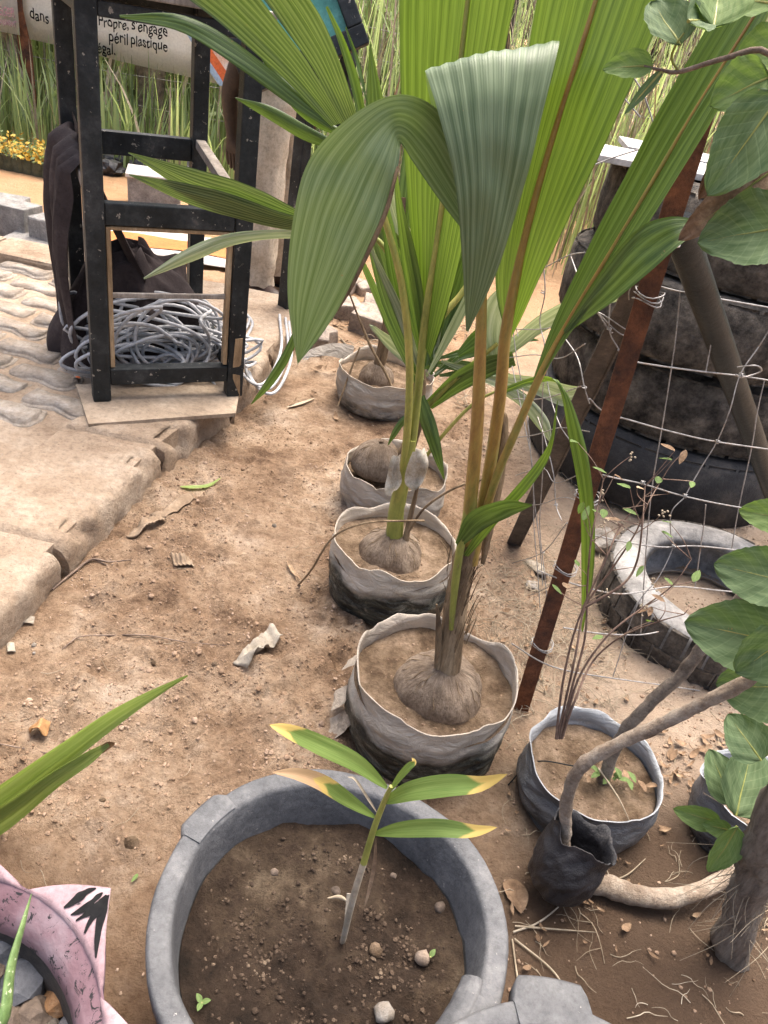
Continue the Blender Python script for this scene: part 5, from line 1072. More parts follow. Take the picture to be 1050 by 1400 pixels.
# reeds and grasses
GRN = [leafmat('reed_green', (.19, .27, .11), (.38, .47, .24), (.5, .62, .22), .45, 1, .5, vein=.1), leafmat('reed_light', (.30, .40, .16), (.52, .60, .33), (.6, .7, .3), .5, 1, .5, vein=.1), MAT['straw'], leafmat('reed_dark', (.07, .10, .045), (.15, .20, .09), (.25, .34, .08), .35, 1, .5, vein=.1)]  # base colours raised so the background looks overexposed by sunlight
def reeds(n, fx_, y0, y1, h0, h1, wts, seed, wd=(.008, .022), lean=.35):
    g = random.Random(seed); mb = MB()
    for k in range(n):
        x, y = fx_(g), g.uniform(y0, y1); h = g.uniform(h0, h1); a = g.uniform(0, 6.28); l = lean*g.random()**1.5*h; w = g.uniform(*wd)
        dx, dy = math.cos(a)*l, math.sin(a)*l; sx = math.cos(a+1.57+g.uniform(-.6, .6)); sy = math.sin(a+1.57)
        mi = g.choices(range(4), wts)[0]; L_ = []; R2 = []
        for q in range(5):
            t_ = q/4; c_ = V(x+dx*t_*t_, y+dy*t_*t_, h*t_*(1-.25*(l/h)*t_)); ww = w*(1-t_)**.6*.5+.0008
            L_.append(c_-V(sx*ww, sy*ww, 0)); R2.append(c_+V(sx*ww, sy*ww, 0))
        mb.grid([L_, R2], [(0, q/4) for q in range(5)]+[(1, q/4) for q in range(5)], mi, True)
    return mb
mb = reeds(5200, lambda g: g.uniform(-7.5, .2), 6.9, 9.5, .9, 2.9, (3, 6, 3, 1.2), 1, (.012, .04))
o = obj(mb, 'reed_bed', GRN, None, (0, 0, 0), 'stuff'); o['label'] = 'tall green reeds growing behind the banner fence'; o['category'] = 'reeds'
mb = reeds(6500, lambda g: g.uniform(-.9, 7.5), 5.2, 9.0, .8, 2.6, (1.6, 4, 6, .4), 2, (.006, .016), .6)
o = obj(mb, 'dry_reed_bed', GRN, None, (0, 0, 0), 'stuff'); o['label'] = 'bleached dry grass and pale reeds behind the palms'; o['category'] = 'grass'
mb = reeds(1500, lambda g: g.uniform(-6.5, -.9), 5.75, 6.65, .25, .8, (4, 3, 1, 2), 3, (.012, .03), .5)
o = obj(mb, 'weeds', GRN, None, (0, 0, 0), 'stuff'); o['label'] = 'low green weeds at the foot of the banner fence'; o['category'] = 'weeds'
mb = MB(); g = random.Random(12)                         # leafy bank far behind
for k in range(9000):
    x = g.uniform(-14, 14); y = g.uniform(10, 12.5); z = g.uniform(0, 4.2+1.0*math.sin(x*.7))
    s = g.uniform(.05, .12); a = Vector((g.gauss(0, 1), g.gauss(0, 1), g.gauss(0, 1))).normalized(); b = a.orthogonal().normalized(); p = V(x, y, z)
    mb.add([p-a*s, p+b*s*.45, p+a*s, p-b*s*.45], [(0, 1, 2, 3)], [(0, 0), (1, .5), (1, 1), (0, .5)], g.choices((0, 1, 3), (4, 4, 2))[0])
o = obj(mb, 'far_thicket', GRN, None, (0, 0, 0), 'stuff'); o['label'] = 'leafy thicket closing off the view beyond the reeds'; o['category'] = 'thicket'
mb = MB(); g = random.Random(14)
for k in range(9000):
    x = g.uniform(-7, .3); hmax = .9+.5*mn.noise((x*1.3, 2, 5))+.3*mn.noise((x*4, 1, 3)); y = g.uniform(6.85, 7.7); z = hmax*g.random()**.8*1.5
    s_ = g.uniform(.018, .06); a = Vector((g.gauss(0, 1), g.gauss(0, 1), g.gauss(0, 1))).normalized(); b = a.orthogonal().normalized(); p = V(x, y, z+.02)
    mb.add([p-a*s_, p+b*s_*.4, p+a*s_, p-b*s_*.4], [(0, 1, 2, 3)], [(0, 0), (1, .5), (1, 1), (0, .5)], g.choices((0, 1, 2, 3), (3, 6, 1.5, 2))[0])
o = obj(mb, 'scrub', GRN, None, (0, 0, 0), 'stuff'); o['label'] = 'tangled pale green scrub growing through the banner fence'; o['category'] = 'scrub'
# tree trunks before the reeds
for k, (px, py, y_, r, lab) in enumerate([(16, 160, 6.95, .19, 'thick dark tree trunk behind the pink lettered banner'), (205, 185, 6.95, .12, 'dark palm stump behind the handwritten banner'), (38, 150, 6.6, .05, 'thin reddish trunk beside the thick dark trunk')]):
    b0 = PY(px, py, y_); t = thing('tree', lab, 'tree', (b0.x, y_, 0)); mb = MB(); mb.tube([V(b0.x, y_, -.05), V(b0.x+.02, y_, .6), V(b0.x-.05, y_, 1.4), V(b0.x+.03, y_+.05, 3.1)], [r*1.25, r, r*.9, r*.7], 16, 20, wob=.25); obj(mb, 'trunk', MAT['bark_dark'] if k < 2 else MAT['rust'], t)
    for q in range(3 if k != 1 else 0):
        mb = MB(); mb.tube([V(b0.x, y_+.03, 2.2+.25*q), V(b0.x+.3*math.cos(q*2.1), y_+.1, 2.7+.3*q), V(b0.x+.7*math.cos(q*2.1), y_+.2, 3.1+.3*q)], [r*.4, r*.3, r*.1], 8, 10); obj(mb, 'branch', MAT['bark_dark'], t)
    mb = MB(); g = random.Random(k+50)
    for q in range(400):
        p = V(b0.x+g.gauss(0, .55), y_+.15+g.gauss(0, .3), 3.2+g.gauss(0, .35)); s = g.uniform(.04, .1); a = Vector((g.gauss(0, 1), g.gauss(0, 1), g.gauss(0, 1))).normalized(); b = a.orthogonal().normalized()
        mb.add([p-a*s, p+b*s*.4, p+a*s, p-b*s*.4], [(0, 1, 2, 3)], [(0, 0), (1, .5), (1, 1), (0, .5)], g.choice((0, 1, 3)))
    obj(mb, 'crown', GRN, t, None, 'stuff')
# leaning dry sticks
for k, (a, b) in enumerate([((222, 205), (250, 120)), ((135, 150), (165, 90)), ((140, 140), (150, 80)), ((290, 205), (300, 130)), ((40, 200), (8, 50)), ((35, 130), (12, 45))]):
    mb = MB(); p0, p1 = PY(*a, 6.5), PY(*b, 6.62); dd = (p1-p0); p0 = p0-dd*max(0, (p0.z+.02)/dd.z); mb.tube([p0, p0.lerp(p1, .5)+V(.02, 0, 0), p1+dd*.3], .014, 6, 8, wob=.3); single(mb, 'dry_stick', MAT['straw'], 'dry pale stick leaning against the banner fence', 'stick', V(p0.x, p0.y, 0), 'sticks leaning on the banner fence')
# flower bags
for k in range(9):
    px = -22+k*13.; py = 222+k*3.0; c = G(px, py, 0); c.z = -.01
    t = thing('flower_bag', 'small dark grow bag of yellow flowers in the row edging the yard', 'flower pot', c, 'yellow flower bags in a row')
    mb = MB(); mb.tube([c, c+V(0, 0, .05), c+V(0, 0, .10)], [.055, .06, .055], 12, 6, wob=.15, seed=k); obj(mb, 'bag', MAT['teracotta'], t)
    mb = MB(); g = random.Random(k)
    for q in range(60):
        p = c+V(g.gauss(0, .05), g.gauss(0, .05), .11+abs(g.gauss(0, .045))); s = g.uniform(.010, .022); a = Vector((g.gauss(0, 1), g.gauss(0, 1), g.gauss(0, .5))).normalized(); b = a.orthogonal().normalized()
        mb.add([p-a*s, p+b*s*.6, p+a*s, p-b*s*.6], [(0, 1, 2, 3)], None, 0)
    obj(mb, 'flowers', MAT['yellow'], t, None, 'stuff')
    mb = MB()
    for q in range(40):
        p = c+V(g.gauss(0, .045), g.gauss(0, .045), .10+abs(g.gauss(0, .05))); s = g.uniform(.012, .026); a = Vector((g.gauss(0, 1), g.gauss(0, 1), g.gauss(0, 1))).normalized(); b = a.orthogonal().normalized()
        mb.add([p-a*s, p+b*s*.4, p+a*s, p-b*s*.4], [(0, 1, 2, 3)], [(0, 0), (1, .5), (1, 1), (0, .5)], 0)
    obj(mb, 'foliage', GRN[0], t, None, 'stuff')
# concrete blocks at the back of the terrace
for k, (px, py, hs, rz, lab, zz) in enumerate([(12, 303, (.15, .08, .085), -.15, 'grey concrete block at the back edge of the terrace', .03), (0, 272, (.14, .08, .06), .1, 'pale weathered block lying behind the grey one', .0), (84, 325, (.13, .08, .08), -.2, 'grey concrete block half hidden by the brown cloth', .03), (45, 322, (.12, .1, .03), .0, 'flat concrete piece between the two grey blocks', .03)]):
    c = G(px, py, .1); c.z = hs[2]+zz; E_ = Euler((0, 0, rz)).to_matrix(); mb = MB(); mb.box(c, (E_.col[0], E_.col[1], E_.col[2]), hs, .01, 0, .006); single(mb, 'concrete_block', MAT['block'], lab, 'block', V(c.x, c.y, zz))
# sheet on the yard: white with orange middle
sh0 = [G(42, 303, .012), G(60, 318, .012)]
q = [G(44, 306, .012), G(250, 318, .012), G(420, 352, .012), G(420, 385, .012), G(250, 408, .012), G(60, 330, .012)]
a1, a2 = G(44, 303, .0), G(430, 345, 0); b1, b2 = G(50, 330, 0), G(430, 390, 0)
mb = MB(); mb.grid([[V(*(a1.lerp(a2, j/20).lerp(b1.lerp(b2, j/20), i/6)))+V(0, 0, .022+.006*math.sin(j*.9+i)) for j in range(21)] for i in range(7)]); sh = thing('vinyl_sheet', 'white and orange vinyl sheet spread on the sand behind the black stand', 'sheet', (a1+b2)/2)
o = obj(mb, 'sheet', MAT['white'], sh); o.modifiers.new('thick', 'SOLIDIFY').thickness = .003
mb = MB(); mb.grid([[V(*(a1.lerp(a2, j/20).lerp(b1.lerp(b2, j/20), .28+.45*i/4)))+V(0, 0, .030+.006*math.sin(j*.9+1.7+i*.67)) for j in range(21)] for i in range(5)]); obj(mb, 'orange_band', MAT['orange_sheet'], sh)
# white box and black rubbish behind the stand
c = G(212, 285, .0); t = thing('plastic_box', 'white plastic box with grey side on the sand behind the stand', 'box', c); mb = MB(); mb.box(c+V(0, 0, .10), ((.95, .3, 0), (-.3, .95, 0), (0, 0, 1)), (.16, .12, .10), .012, 0, .006); obj(mb, 'body', MAT['block'], t); mb = MB(); mb.box(c+V(0, 0, .212), ((.95, .3, 0), (-.3, .95, 0), (0, 0, 1)), (.17, .13, .012), .006, 0, .004); obj(mb, 'lid', MAT['white'], t)
for k, (px, py, r) in enumerate([(165, 232, .10), (185, 228, .12), (210, 232, .11), (235, 238, .12), (150, 238, .08), (260, 246, .1), (195, 240, .08)]):
    c = G(px, py, 0); c.z = r*.55; mb = MB(); mb.rock(c, r, k+60, 3, .5, 0, False, (1.2, 1, .7)); single(mb, 'rubbish_bag', MAT['blackbag'], 'crumpled black plastic bag in the heap behind the white box', 'bag', V(c.x, c.y, 0), 'black rubbish bags')

# ------------------------------------------------------------------ pink tyre planter, stones, aloe
n1, n2 = G(35, 1213, .27), G(141, 1360, .27); mid_ = (n1+n2)/2; ch_ = (n2-n1).length; NP = 8; Rn = ch_/(2*math.sin(math.pi/NP)); dirp = V(n2.y-n1.y, -(n2.x-n1.x), 0).normalized()
if dirp.x > 0: dirp = -dirp
pc_ = mid_+dirp*math.sqrt(Rn*Rn-ch_*ch_/4); pc_.z = 0
tipw = G(152, 1214, .262); Rt = (V(tipw.x, tipw.y, 0)-pc_).length; at = math.atan2(tipw.y-pc_.y, tipw.x-pc_.x); an1 = math.atan2(n1.y-pc_.y, n1.x-pc_.x); an2 = math.atan2(n2.y-pc_.y, n2.x-pc_.x)
pl = thing('tyre_planter', 'pink painted tyre planter cut into pointed petals with black brush marks', 'planter', pc_)
def pol(r, a, z): return V(pc_.x+r*math.cos(a), pc_.y+r*math.sin(a), z)
mb = MB(); rows = []
for (r, z) in ((Rn*.70, .0), (Rn*.95, .03), (Rn*1.0, .10), (Rn*.90, .18), (Rn*.85, .205), (Rn*.865, .225), (Rn*.90, .243), (Rn*1.0, .27)):
    rows.append([pol(r*(1+.01*mn.noise((math.cos(2*math.pi*j/64)*3, math.sin(2*math.pi*j/64)*3, z*9))), 2*math.pi*j/64, z) for j in range(64)])
mb.grid(rows, None, 0, True, True); mb.grid([rows[4], [pol(Rn*.83, 2*math.pi*j/64, .10) for j in range(64)]], None, 1, True, True); obj(mb, 'bowl', [MAT['pink'], MAT['tyre']], pl)
step = 2*math.pi/NP
for k in range(NP):
    aa = an2+k*step; bb_ = aa+step; mb = MB(); rows = []
    tp = at+k*step if True else 0
    A0, B0, Tp = pol(Rn*.985, aa, .268), pol(Rn*.985, bb_, .268), pol(Rt, at+k*step, .262)
    if abs(((at-an2) % (2*math.pi))) > step*1.5: Tp = pol(Rt, (aa+bb_)/2, .262)
    for i in range(9):
        t_ = i/8; row = []
        for j in range(9):
            u = 1-j/8; base = pol(Rn*.985, aa+(bb_-aa)*u, .268); e = base.lerp(Tp, t_); row.append(e+V(0, 0, .012*math.sin(math.pi*t_)))
        rows.append(row)
    mb.grid(rows, None, 0, True)
    pet = obj(mb, 'petal', MAT['pinkplain'], pl); s_ = pet.modifiers.new('thick', 'SOLIDIFY'); s_.thickness = .007; s_.offset = -1
    mb = MB(); g = random.Random(k+3)                     # hand painted black strokes on the petal
    for q in range(5):
        u0 = .14+q*.16; P = []
        for i in range(7):
            t_ = .12+.76*i/6*(1-.04*q); u = u0+.10*math.sin(t_*3+q); base = pol(Rn*.985, aa+(bb_-aa)*min(.95, u), .268); P.append(base.lerp(Tp, t_)+V(0, 0, .012*math.sin(math.pi*t_)+.0016))
        L_ = []; R2 = []
        for i, p in enumerate(P):
            w = (.0035+.0035*g.random())*math.sin(math.pi*(i+.5)/7); tg = (P[min(6, i+1)]-P[max(0, i-1)]).normalized(); sd_ = tg.cross(V(0, 0, 1)); L_.append(p-sd_*w); R2.append(p+sd_*w)
        mb.grid([spline(L_, 18), spline(R2, 18)])
    obj(mb, 'brush_marks', MAT['ink'], pet)
mb = MB(); rows = [[pol(Rn*.78*i/8, 2*math.pi*j/40, .115+.01*mn.noise((i*.7, j*.4, 2))) for j in range(40)] for i in range(9)]; mb.grid(rows, None, 0, True, True); obj(mb, 'soil', MAT['darksoil'], pl)
for k, (px, py, r, mt, lab, sq) in enumerate([(12, 1290, .045, 'stone_d', 'dark blue grey stone inside the pink planter beside its rim', (1, 1.2, .8)), (28, 1340, .036, 'stone_d', 'slate grey stone in the pink planter behind the aloe leaf', (.9, 1.2, .8)), (70, 1322, .022, 'stone_d', 'small grey stone wedged under the rim of the pink planter', (1, 1, .8)), (84, 1358, .026, 'stone_o', 'orange brown angular stone in the pink planter', (1, 1, .9)), (42, 1382, .027, 'stone_b', 'rough umber stone below the orange one in the pink planter', (1.1, .8, .8)), (94, 1396, .02, 'stone_d', 'grey pointed stone chip at the wall of the pink planter', (.8, 1, .9)), (2, 1392, .03, 'stone_b', 'brown stone at the foot of the aloe in the pink planter', (1, 1, .8)), (62, 1402, .018, 'rockw', 'pale small stone among the stones of the pink planter', (1, 1, .8)), (-30, 1330, .04, 'stone_b', 'brown stone in the middle of the pink planter', (1, 1, .8))]):
    c = G(px, py, .15); c.z = .115+r*.75; mb = MB(); mb.rock(c, r, k+31, 2, .42, 0, False, sq); single(mb, 'stone', MAT[mt], lab, 'stone', c)
# aloe in the planter: fleshy leaves from its centre
ac = V(pc_.x+.02, pc_.y+.03, .12); al = thing('aloe', 'spotted aloe with narrow fleshy leaves rising from the pink planter', 'plant', ac)
tipa = PY(43, 1222, .525); b_ = PY(2, 1400, .40)
def fleshy(P, w): mb = MB(); mb.tube(P, [w*.8, w, w*.95, w*.75, w*.45, .001], 10, 22, flat=.45); obj(mb, 'leaf', MAT['aloe'], al)
fleshy([ac, ac.lerp(b_, .6)+V(0, 0, .02), b_, b_.lerp(tipa, .4)+V(-.004, 0, .002), b_.lerp(tipa, .75)+V(-.002, 0, 0), tipa], .011)
for a in (2.2, 3.3, 4.4, 5.3): fleshy([ac, ac+V(.03*math.cos(a), .03*math.sin(a), .08), ac+V(.08*math.cos(a), .08*math.sin(a), .16), ac+V(.12*math.cos(a), .12*math.sin(a), .21), ac+V(.15*math.cos(a), .15*math.sin(a), .23), ac+V(.18*math.cos(a), .18*math.sin(a), .24)], .011)
# strap leaved plant outside the frame at left, its leaves reaching in
sc = G(-250, 1180, 0); spn = thing('strap_leaf_plant', 'long strap leaves with one brown tip reaching over the sand', 'plant', (sc.x, sc.y, 0))
mb = MB(); mb.tube([V(sc.x, sc.y, -.01), V(sc.x, sc.y, .08), V(sc.x+.01, sc.y, .16)], [.035, .032, .02], 12, 8, wob=.2); obj(mb, 'stem', MAT['sheath'], spn)
y = .80
frond(spn, [(-230, 1195, y-.03), (-120, 1150, y-.01), (0, 1072, y), (90, 1010, y), (170, 960, y), (256, 923, y)], [(-235, 1220, y-.03), (-110, 1190, y-.02), (0, 1118, y-.01), (95, 1042, y), (175, 980, y), (257, 924, y)], MAT['strap'], 2, .012, .02, 26)
frond(spn, [(-230, 1200, y-.05), (-110, 1165, y-.03), (0, 1100, y-.02), (70, 1054, y-.02), (120, 1026, y-.02), (146, 1014, y-.02)], [(-230, 1215, y-.05), (-105, 1200, y-.03), (0, 1140, y-.02), (80, 1075, y-.02), (125, 1042, y-.02), (150, 1020, y-.02)], MAT['strap'], 2, .008, .03, 24)
mb = MB(); mb.blade(T([(138, 1019, y-.02), (148, 1013, y-.02), (156, 1014, y-.02)]), T([(140, 1030, y-.02), (150, 1023, y-.02), (157, 1018, y-.02)]), 6, 1, .002, .1); obj(mb, 'dry_tip', MAT['papero'], spn)
for a in (1.9, 2.8, 3.8, 4.8):
    q0 = V(sc.x, sc.y, .14); dd = V(math.cos(a), math.sin(a), 0); mb = MB(); sdv = V(-dd.y, dd.x, 0)*.02; pts_ = [q0, q0+dd*.12+V(0, 0, .15), q0+dd*.3+V(0, 0, .2), q0+dd*.45+V(0, 0, .14)]
    mb.blade([p-sdv*(1-i*.3) for i, p in enumerate(pts_)], [p+sdv*(1-i*.3) for i, p in enumerate(pts_)], 16, 2, .008); obj(mb, 'leaf', MAT['strap'], spn)

# ------------------------------------------------------------------ broad leaved saplings on the right
def broad(parent, outline_c, L_, W2, ang, mat, yv, tiltv=.3, seed=0, curl=.10, nm='leaf', flip=1):
    """leaf whose base sits at the pixel outline_c, pointing at image angle ang (degrees, 0 = right, 90 = up)"""
    b = PY(outline_c[0], outline_c[1], yv); ex = Vector(CR[:, 0]); ey = Vector(CR[:, 1]); ez = Vector(CR[:, 2])
    a = math.radians(ang); dr = (ex*math.cos(a)+ey*math.sin(a)); sd_ = (-ex*math.sin(a)+ey*math.cos(a)); nr = ez
    dr = (dr*math.cos(tiltv)-nr*math.sin(tiltv)); n2_ = dr.cross(sd_).normalized()
    mb = MB(); rows = []; uvs = []; n = 24; m = 13
    for i in range(n):
        t_ = i/(n-1); w = W2*(math.sin(math.pi*(t_**.78))**.62)*(1-.08*t_); row = []
        w *= 1+.05*math.sin(t_*60+seed)*(.2+t_)*.6
        for j in range(m):
            u = j/(m-1)*2-1; z_ = abs(u)**1.4*w*.22*flip-curl*L_*t_*t_+.028*W2*math.cos(abs(u)*9-t_*20)*(abs(u)**.5)+.05*W2*mn.noise((u*1.5+seed, t_*3, seed))
            row.append(b+dr*(L_*t_)+sd_*(u*w*.5)+n2_*z_); uvs.append((j/(m-1), t_))
        rows.append(row)
    mb.grid(rows, uvs); lf = obj(mb, nm, mat, parent)
    mb = MB(); mb.tube([rows[i][m//2]+n2_*-.0006 for i in range(0, n, 3)], [.0022, .0004], 5, 14); obj(mb, 'midrib', MAT['petiole_green'], lf); return lf
yF = bF.y+.03
sapF = thing('sapling', 'bare bent sapling stem rising from the tipped black bag to broad leaves', 'sapling', bF)
stem(sapF, [bF+axF*.4]+T([(773, 1140, yF), (776, 1090, yF), (793, 1050, yF), (835, 1022, yF), (900, 992, yF-.01), (960, 962, yF-.02), (1020, 932, yF-.03), (1065, 895, yF-.03)]), [.0105, .0105, .011, .0115, .0115, .0105, .010, .0095, .008], MAT['bark'], 'stem', 80, .30, 12)
for a in [((1060, 880), .16, .125, 170, 'broad', yF-.05, .35), ((1075, 860), .12, .11, 225, 'broad', yF-.07, .3), ((1070, 940), .13, .12, 185, 'broad', yF-.02, .45), ((1075, 800), .13, .10, 165, 'broad', yF-.02, .4)]: broad(sapF, (a[0][0]+18, a[0][1]), a[1]*.84, a[2]*.84, a[3], MAT[a[4]], a[5], a[6], a[1]*77)
yE = cE.y
sapE = thing('sapling', 'grey barked sapling leaning right out of the black and white bag', 'sapling', (cE.x, cE.y, .08))
e0 = PY(828, 1060, yE); e0.z = .07
stem(sapE, [e0]+T([(850, 1005, yE+.0), (890, 960, yE), (935, 918, yE), (965, 878, yE), (1010, 822, yE-.02), (1060, 772, yE-.04), (1120, 600, yE-.1), (1120, 330, yE-.1), (1090, 150, yE-.1), (1060, 80, yE-.08)]), [.013, .0125, .012, .012, .0115, .011, .010, .009, .007, .005, .004], MAT['bark_dark'], 'stem', 90, .32, 12)
stem(sapE, T([(1090, 150, yE-.1), (1050, 72, yE-.08), (990, 80, yE-.07), (930, 98, yE-.06), (905, 96, yE-.06), (880, 90, yE-.06)]), [.004, .0035, .003, .0025, .002, .0012], MAT['twig'], 'twig', 22)
stem(sapE, T([(928, 97, yE-.06), (918, 80, yE-.06), (925, 60, yE-.07), (935, 45, yE-.07)]), [.0015, .0015, .001], MAT['petiole_green'], 'twig', 10)
stem(sapE, T([(1100, 260, yE-.1), (1040, 190, yE-.1), (1000, 230, yE-.1), (985, 265, yE-.1)]), [.004, .004, .003, .0015], MAT['twig'], 'twig', 14)
for a in [((893, 90), .080, .050, 178, 'broad_light', yE-.06, .1), ((905, 97), .085, .018, 228, 'broad', yE-.06, .1), ((930, 62), .10, .085, 112, 'broad', yE-.07, .2), ((975, 38), .10, .10, 75, 'broad_light', yE-.06, .2), ((940, 30), .07, .06, 30, 'broad', yE-.08, .5),
          ((1052, 105), .09, .09, 200, 'broad_light', yE-.10, .25), ((1066, 130), .17, .115, 236, 'broad', yE-.12, .2), ((1078, 310), .14, .13, 185, 'broad', yE-.13, .2), ((1092, 712), .12, .08, 168, 'broad_light', yE-.07, .35), ((1075, 60), .08, .08, 190, 'broad_light', yE-.02, .3), ((1060, 5), .09, .08, 160, 'broad_light', yE, .3)]: broad(sapE, a[0], a[1]*.70, a[2]*.70, a[3], MAT[a[4]], a[5], a[6], a[1]*91)
broad(sapE, (1062, 120), .13, .05, 238, MAT['deadleaf'], yE-.06, .2, 5, .3, 'dead_leaf')
broad(sapE, (1060, 230), .12, .05, 215, MAT['deadleaf'], yE-.09, .2, 8, .3, 'dead_leaf')
# stump with bare root
tb = G(1005, 1300, 0); sapT = thing('tree_stump', 'fibrous leaning tree stump with a thick bare root along the soil', 'stump', (tb.x, tb.y, 0))
yT = tb.y
stem(sapT, [V(tb.x, tb.y, -.03)]+T([(1012, 1255, yT-.01), (1030, 1195, yT-.02), (1048, 1150, yT-.03), (1085, 1080, yT-.05)]), [.034, .028, .03, .036, .034], MAT['fibre'], 'trunk', 26, .45, 16)
rp = [G(790, 1203, .02), G(835, 1213, .03), G(880, 1226, .035), G(930, 1226, .04), G(985, 1205, .05), G(1025, 1170, .06)]
stem(sapT, rp, [.017, .021, .019, .0175, .016, .018], MAT['bark'], 'root', 34, .22, 14)
mb = MB(); g = random.Random(8)
for k in range(70):
    a = g.uniform(0, 6.28); p = PY(1000+g.uniform(0, 60), 1180+g.uniform(-40, 120), yT-.02+g.uniform(-.03, .03)); dd = V(g.uniform(-.5, .3), g.uniform(-.4, .3), g.uniform(-.7, .3)).normalized()*g.uniform(.05, .13)
    mb.tube([p, p+dd*.5+V(g.uniform(-.02, .02), 0, -.01), p+dd+V(0, 0, -.03)], [.0007, .0006, .0003], 4, 8, False)
obj(mb, 'fibres', MAT['straw'], sapT)
for a in [((985, 1125), .075, .042, 168, 'broad_light', yT+.02, .2), ((1000, 1100), .09, .065, 105, 'broad', yT+.03, .3), ((1005, 1115), .12, .105, 62, 'broad', yT+.0, .3), ((1000, 1135), .045, .032, 172, 'broad_light', yT, .2), ((1008, 1130), .095, .05, 248, 'broad_light', yT-.02, .2), ((1040, 1040), .08, .075, 120, 'broad', yT+.02, .3)]: broad(sapT, a[0], a[1], a[2], a[3], MAT[a[4]], a[5], a[6], a[1]*55)

# dry twiggy weed in bag E
wd = thing('dry_weed', 'spindly dry weed with small leaves and seed heads growing from the black and white bag', 'plant', (cE.x-.06, cE.y+.03, .085))
yW = cE.y+.03; g = random.Random(21)
main = [[(762, 1010), (775, 950), (788, 890), (800, 830), (835, 780), (868, 730), (885, 690), (905, 655)], [(765, 1010), (782, 940), (800, 870), (803, 800), (808, 740), (818, 690), (825, 655)], [(770, 1005), (790, 930), (830, 870), (880, 830), (920, 800), (945, 765)], [(768, 1010), (785, 960), (810, 905), (850, 870), (900, 850), (935, 840)], [(760, 1010), (770, 930), (790, 850), (830, 760), (848, 720), (880, 680)], [(800, 830), (850, 800), (870, 770), (878, 720), (882, 665)]]
tips = []
for m_ in main:
    pts_ = [(a, b, yW+(.0 if i < 2 else g.uniform(-.03, .06))) for i, (a, b) in enumerate(m_)]; stem(wd, T(pts_), [.0028, .0022, .0016, .0009], MAT['stem_purple'], 'stem', 26, .0, 6)
    for i in range(3, len(pts_)):
        for k in range(2):
            a, b, c_ = pts_[i]; dx, dy = g.uniform(-45, 45), g.uniform(-55, 10); e = (a+dx, b+dy, c_+g.uniform(-.03, .03)); stem(wd, T([(a, b, c_), (a+dx*.5+g.uniform(-6, 6), b+dy*.5, c_), e]), [.0011, .0008, .0005], MAT['stem_purple'], 'twig', 8, 0, 5); tips.append(e)
for e in tips:
    p = PY(*e)
    if g.random() < .72: 
        dd = Vector((g.gauss(0, 1), g.gauss(0, 1), g.gauss(-.3, .6))).normalized(); simple_leaf(wd, [p, p+dd*.013, p+dd*.028], g.uniform(.010, .018), MAT['broad_light' if g.random() < .7 else 'deadleaf'], n=7)
    else:
        mb = MB()
        for q in range(7): c_ = p+Vector((g.gauss(0, .005), g.gauss(0, .005), g.gauss(0, .006))); mb.rock(c_, .0022, q, 1, .3)
        obj(mb, 'seed_head', MAT['straw'], wd)
for k in range(16):
    p = PY(g.uniform(800, 880), g.uniform(1040, 1090), cE.y-.01); p.z = .085+.02*g.random(); dd = Vector((g.gauss(0, 1), g.gauss(0, 1), .5)).normalized(); simple_leaf(wd, [p, p+dd*.015, p+dd*.03-V(0, 0, .006)], .014, MAT['broad_light' if k % 3 else 'deadleaf'], n=7)

# ------------------------------------------------------------------ litter and dry grass
g = random.Random(33)
mb = MB()
def strand(x, y, L_, r, up):
    a = g.uniform(0, 6.28); z0 = gz(x, y)+r; p = [V(x, y, z0)]; 
    for k in range(4):
        a += g.uniform(-.6, .6); q = p[-1]+V(math.cos(a), math.sin(a), 0)*(L_/4); q.z = gz(q.x, q.y)+r+up*g.random(); p.append(q)
    mb.tube(p, [r, r*.9, r*.4], 4, 8, False)
for k in range(700):
    px, py = g.gauss(745, 62), g.gauss(840, 75); c = G(px, py); 
    if (c-V(cD.x, cD.y, 0)).length < rD+.01: continue
    strand(c.x, c.y, g.uniform(.04, .16), g.uniform(.0005, .0011), .03)
for k in range(110):
    px, py = g.uniform(700, 1050), g.uniform(950, 1400); c = G(px, py); strand(c.x, c.y, g.uniform(.03, .10), g.uniform(.0005, .0012), .012)
for k in range(260):
    c = V(g.uniform(-.3, .35), g.uniform(2.9, 4.4), 0); strand(c.x, c.y, g.uniform(.05, .2), g.uniform(.001, .002), .04)
for k in range(120):
    c = V(g.uniform(-.7, .6), g.uniform(.7, 2.6), 0); strand(c.x, c.y, g.uniform(.02, .07), .0006, .004)
o = obj(mb, 'dry_grass', MAT['straw'], None, (0, 0, 0), 'stuff'); o['label'] = 'scattered dry grass stalks and straw on the sand'; o['category'] = 'dry grass'
mb = MB()
def scrap(x, y, s, mi=0):
    z0 = gz(x, y)+.006; a = g.uniform(0, 6.28); ux, uy = math.cos(a), math.sin(a); w = s*g.uniform(.2, .55); rows = []; tl1, tl2 = g.uniform(-.4, .4), g.uniform(-.4, .4)
    for i in range(5):
        t_ = i/4*2-1; ww = w*(1-t_*t_*.8); rows.append([V(x+ux*s*t_-uy*ww*v, y+uy*s*t_+ux*ww*v, z0+abs(tl1+tl2)*s*.5+tl1*s*t_+tl2*ww*v+.35*s*(t_*t_)+.3*s*v*v*g.random()) for v in (-1, 0, 1)])
    mb.grid(rows, None, mi, True)
for k in range(60): px, py = g.uniform(690, 1050), g.uniform(950, 1330); c = G(px, py); scrap(c.x, c.y, g.uniform(.004, .014))
for k in range(60): px, py = g.uniform(880, 1000), g.uniform(1000, 1090); c = G(px, py); scrap(c.x, c.y, g.uniform(.006, .018))
for k in range(110): px, py = g.uniform(670, 900), g.uniform(740, 960); c = G(px, py); scrap(c.x, c.y, g.uniform(.004, .014))
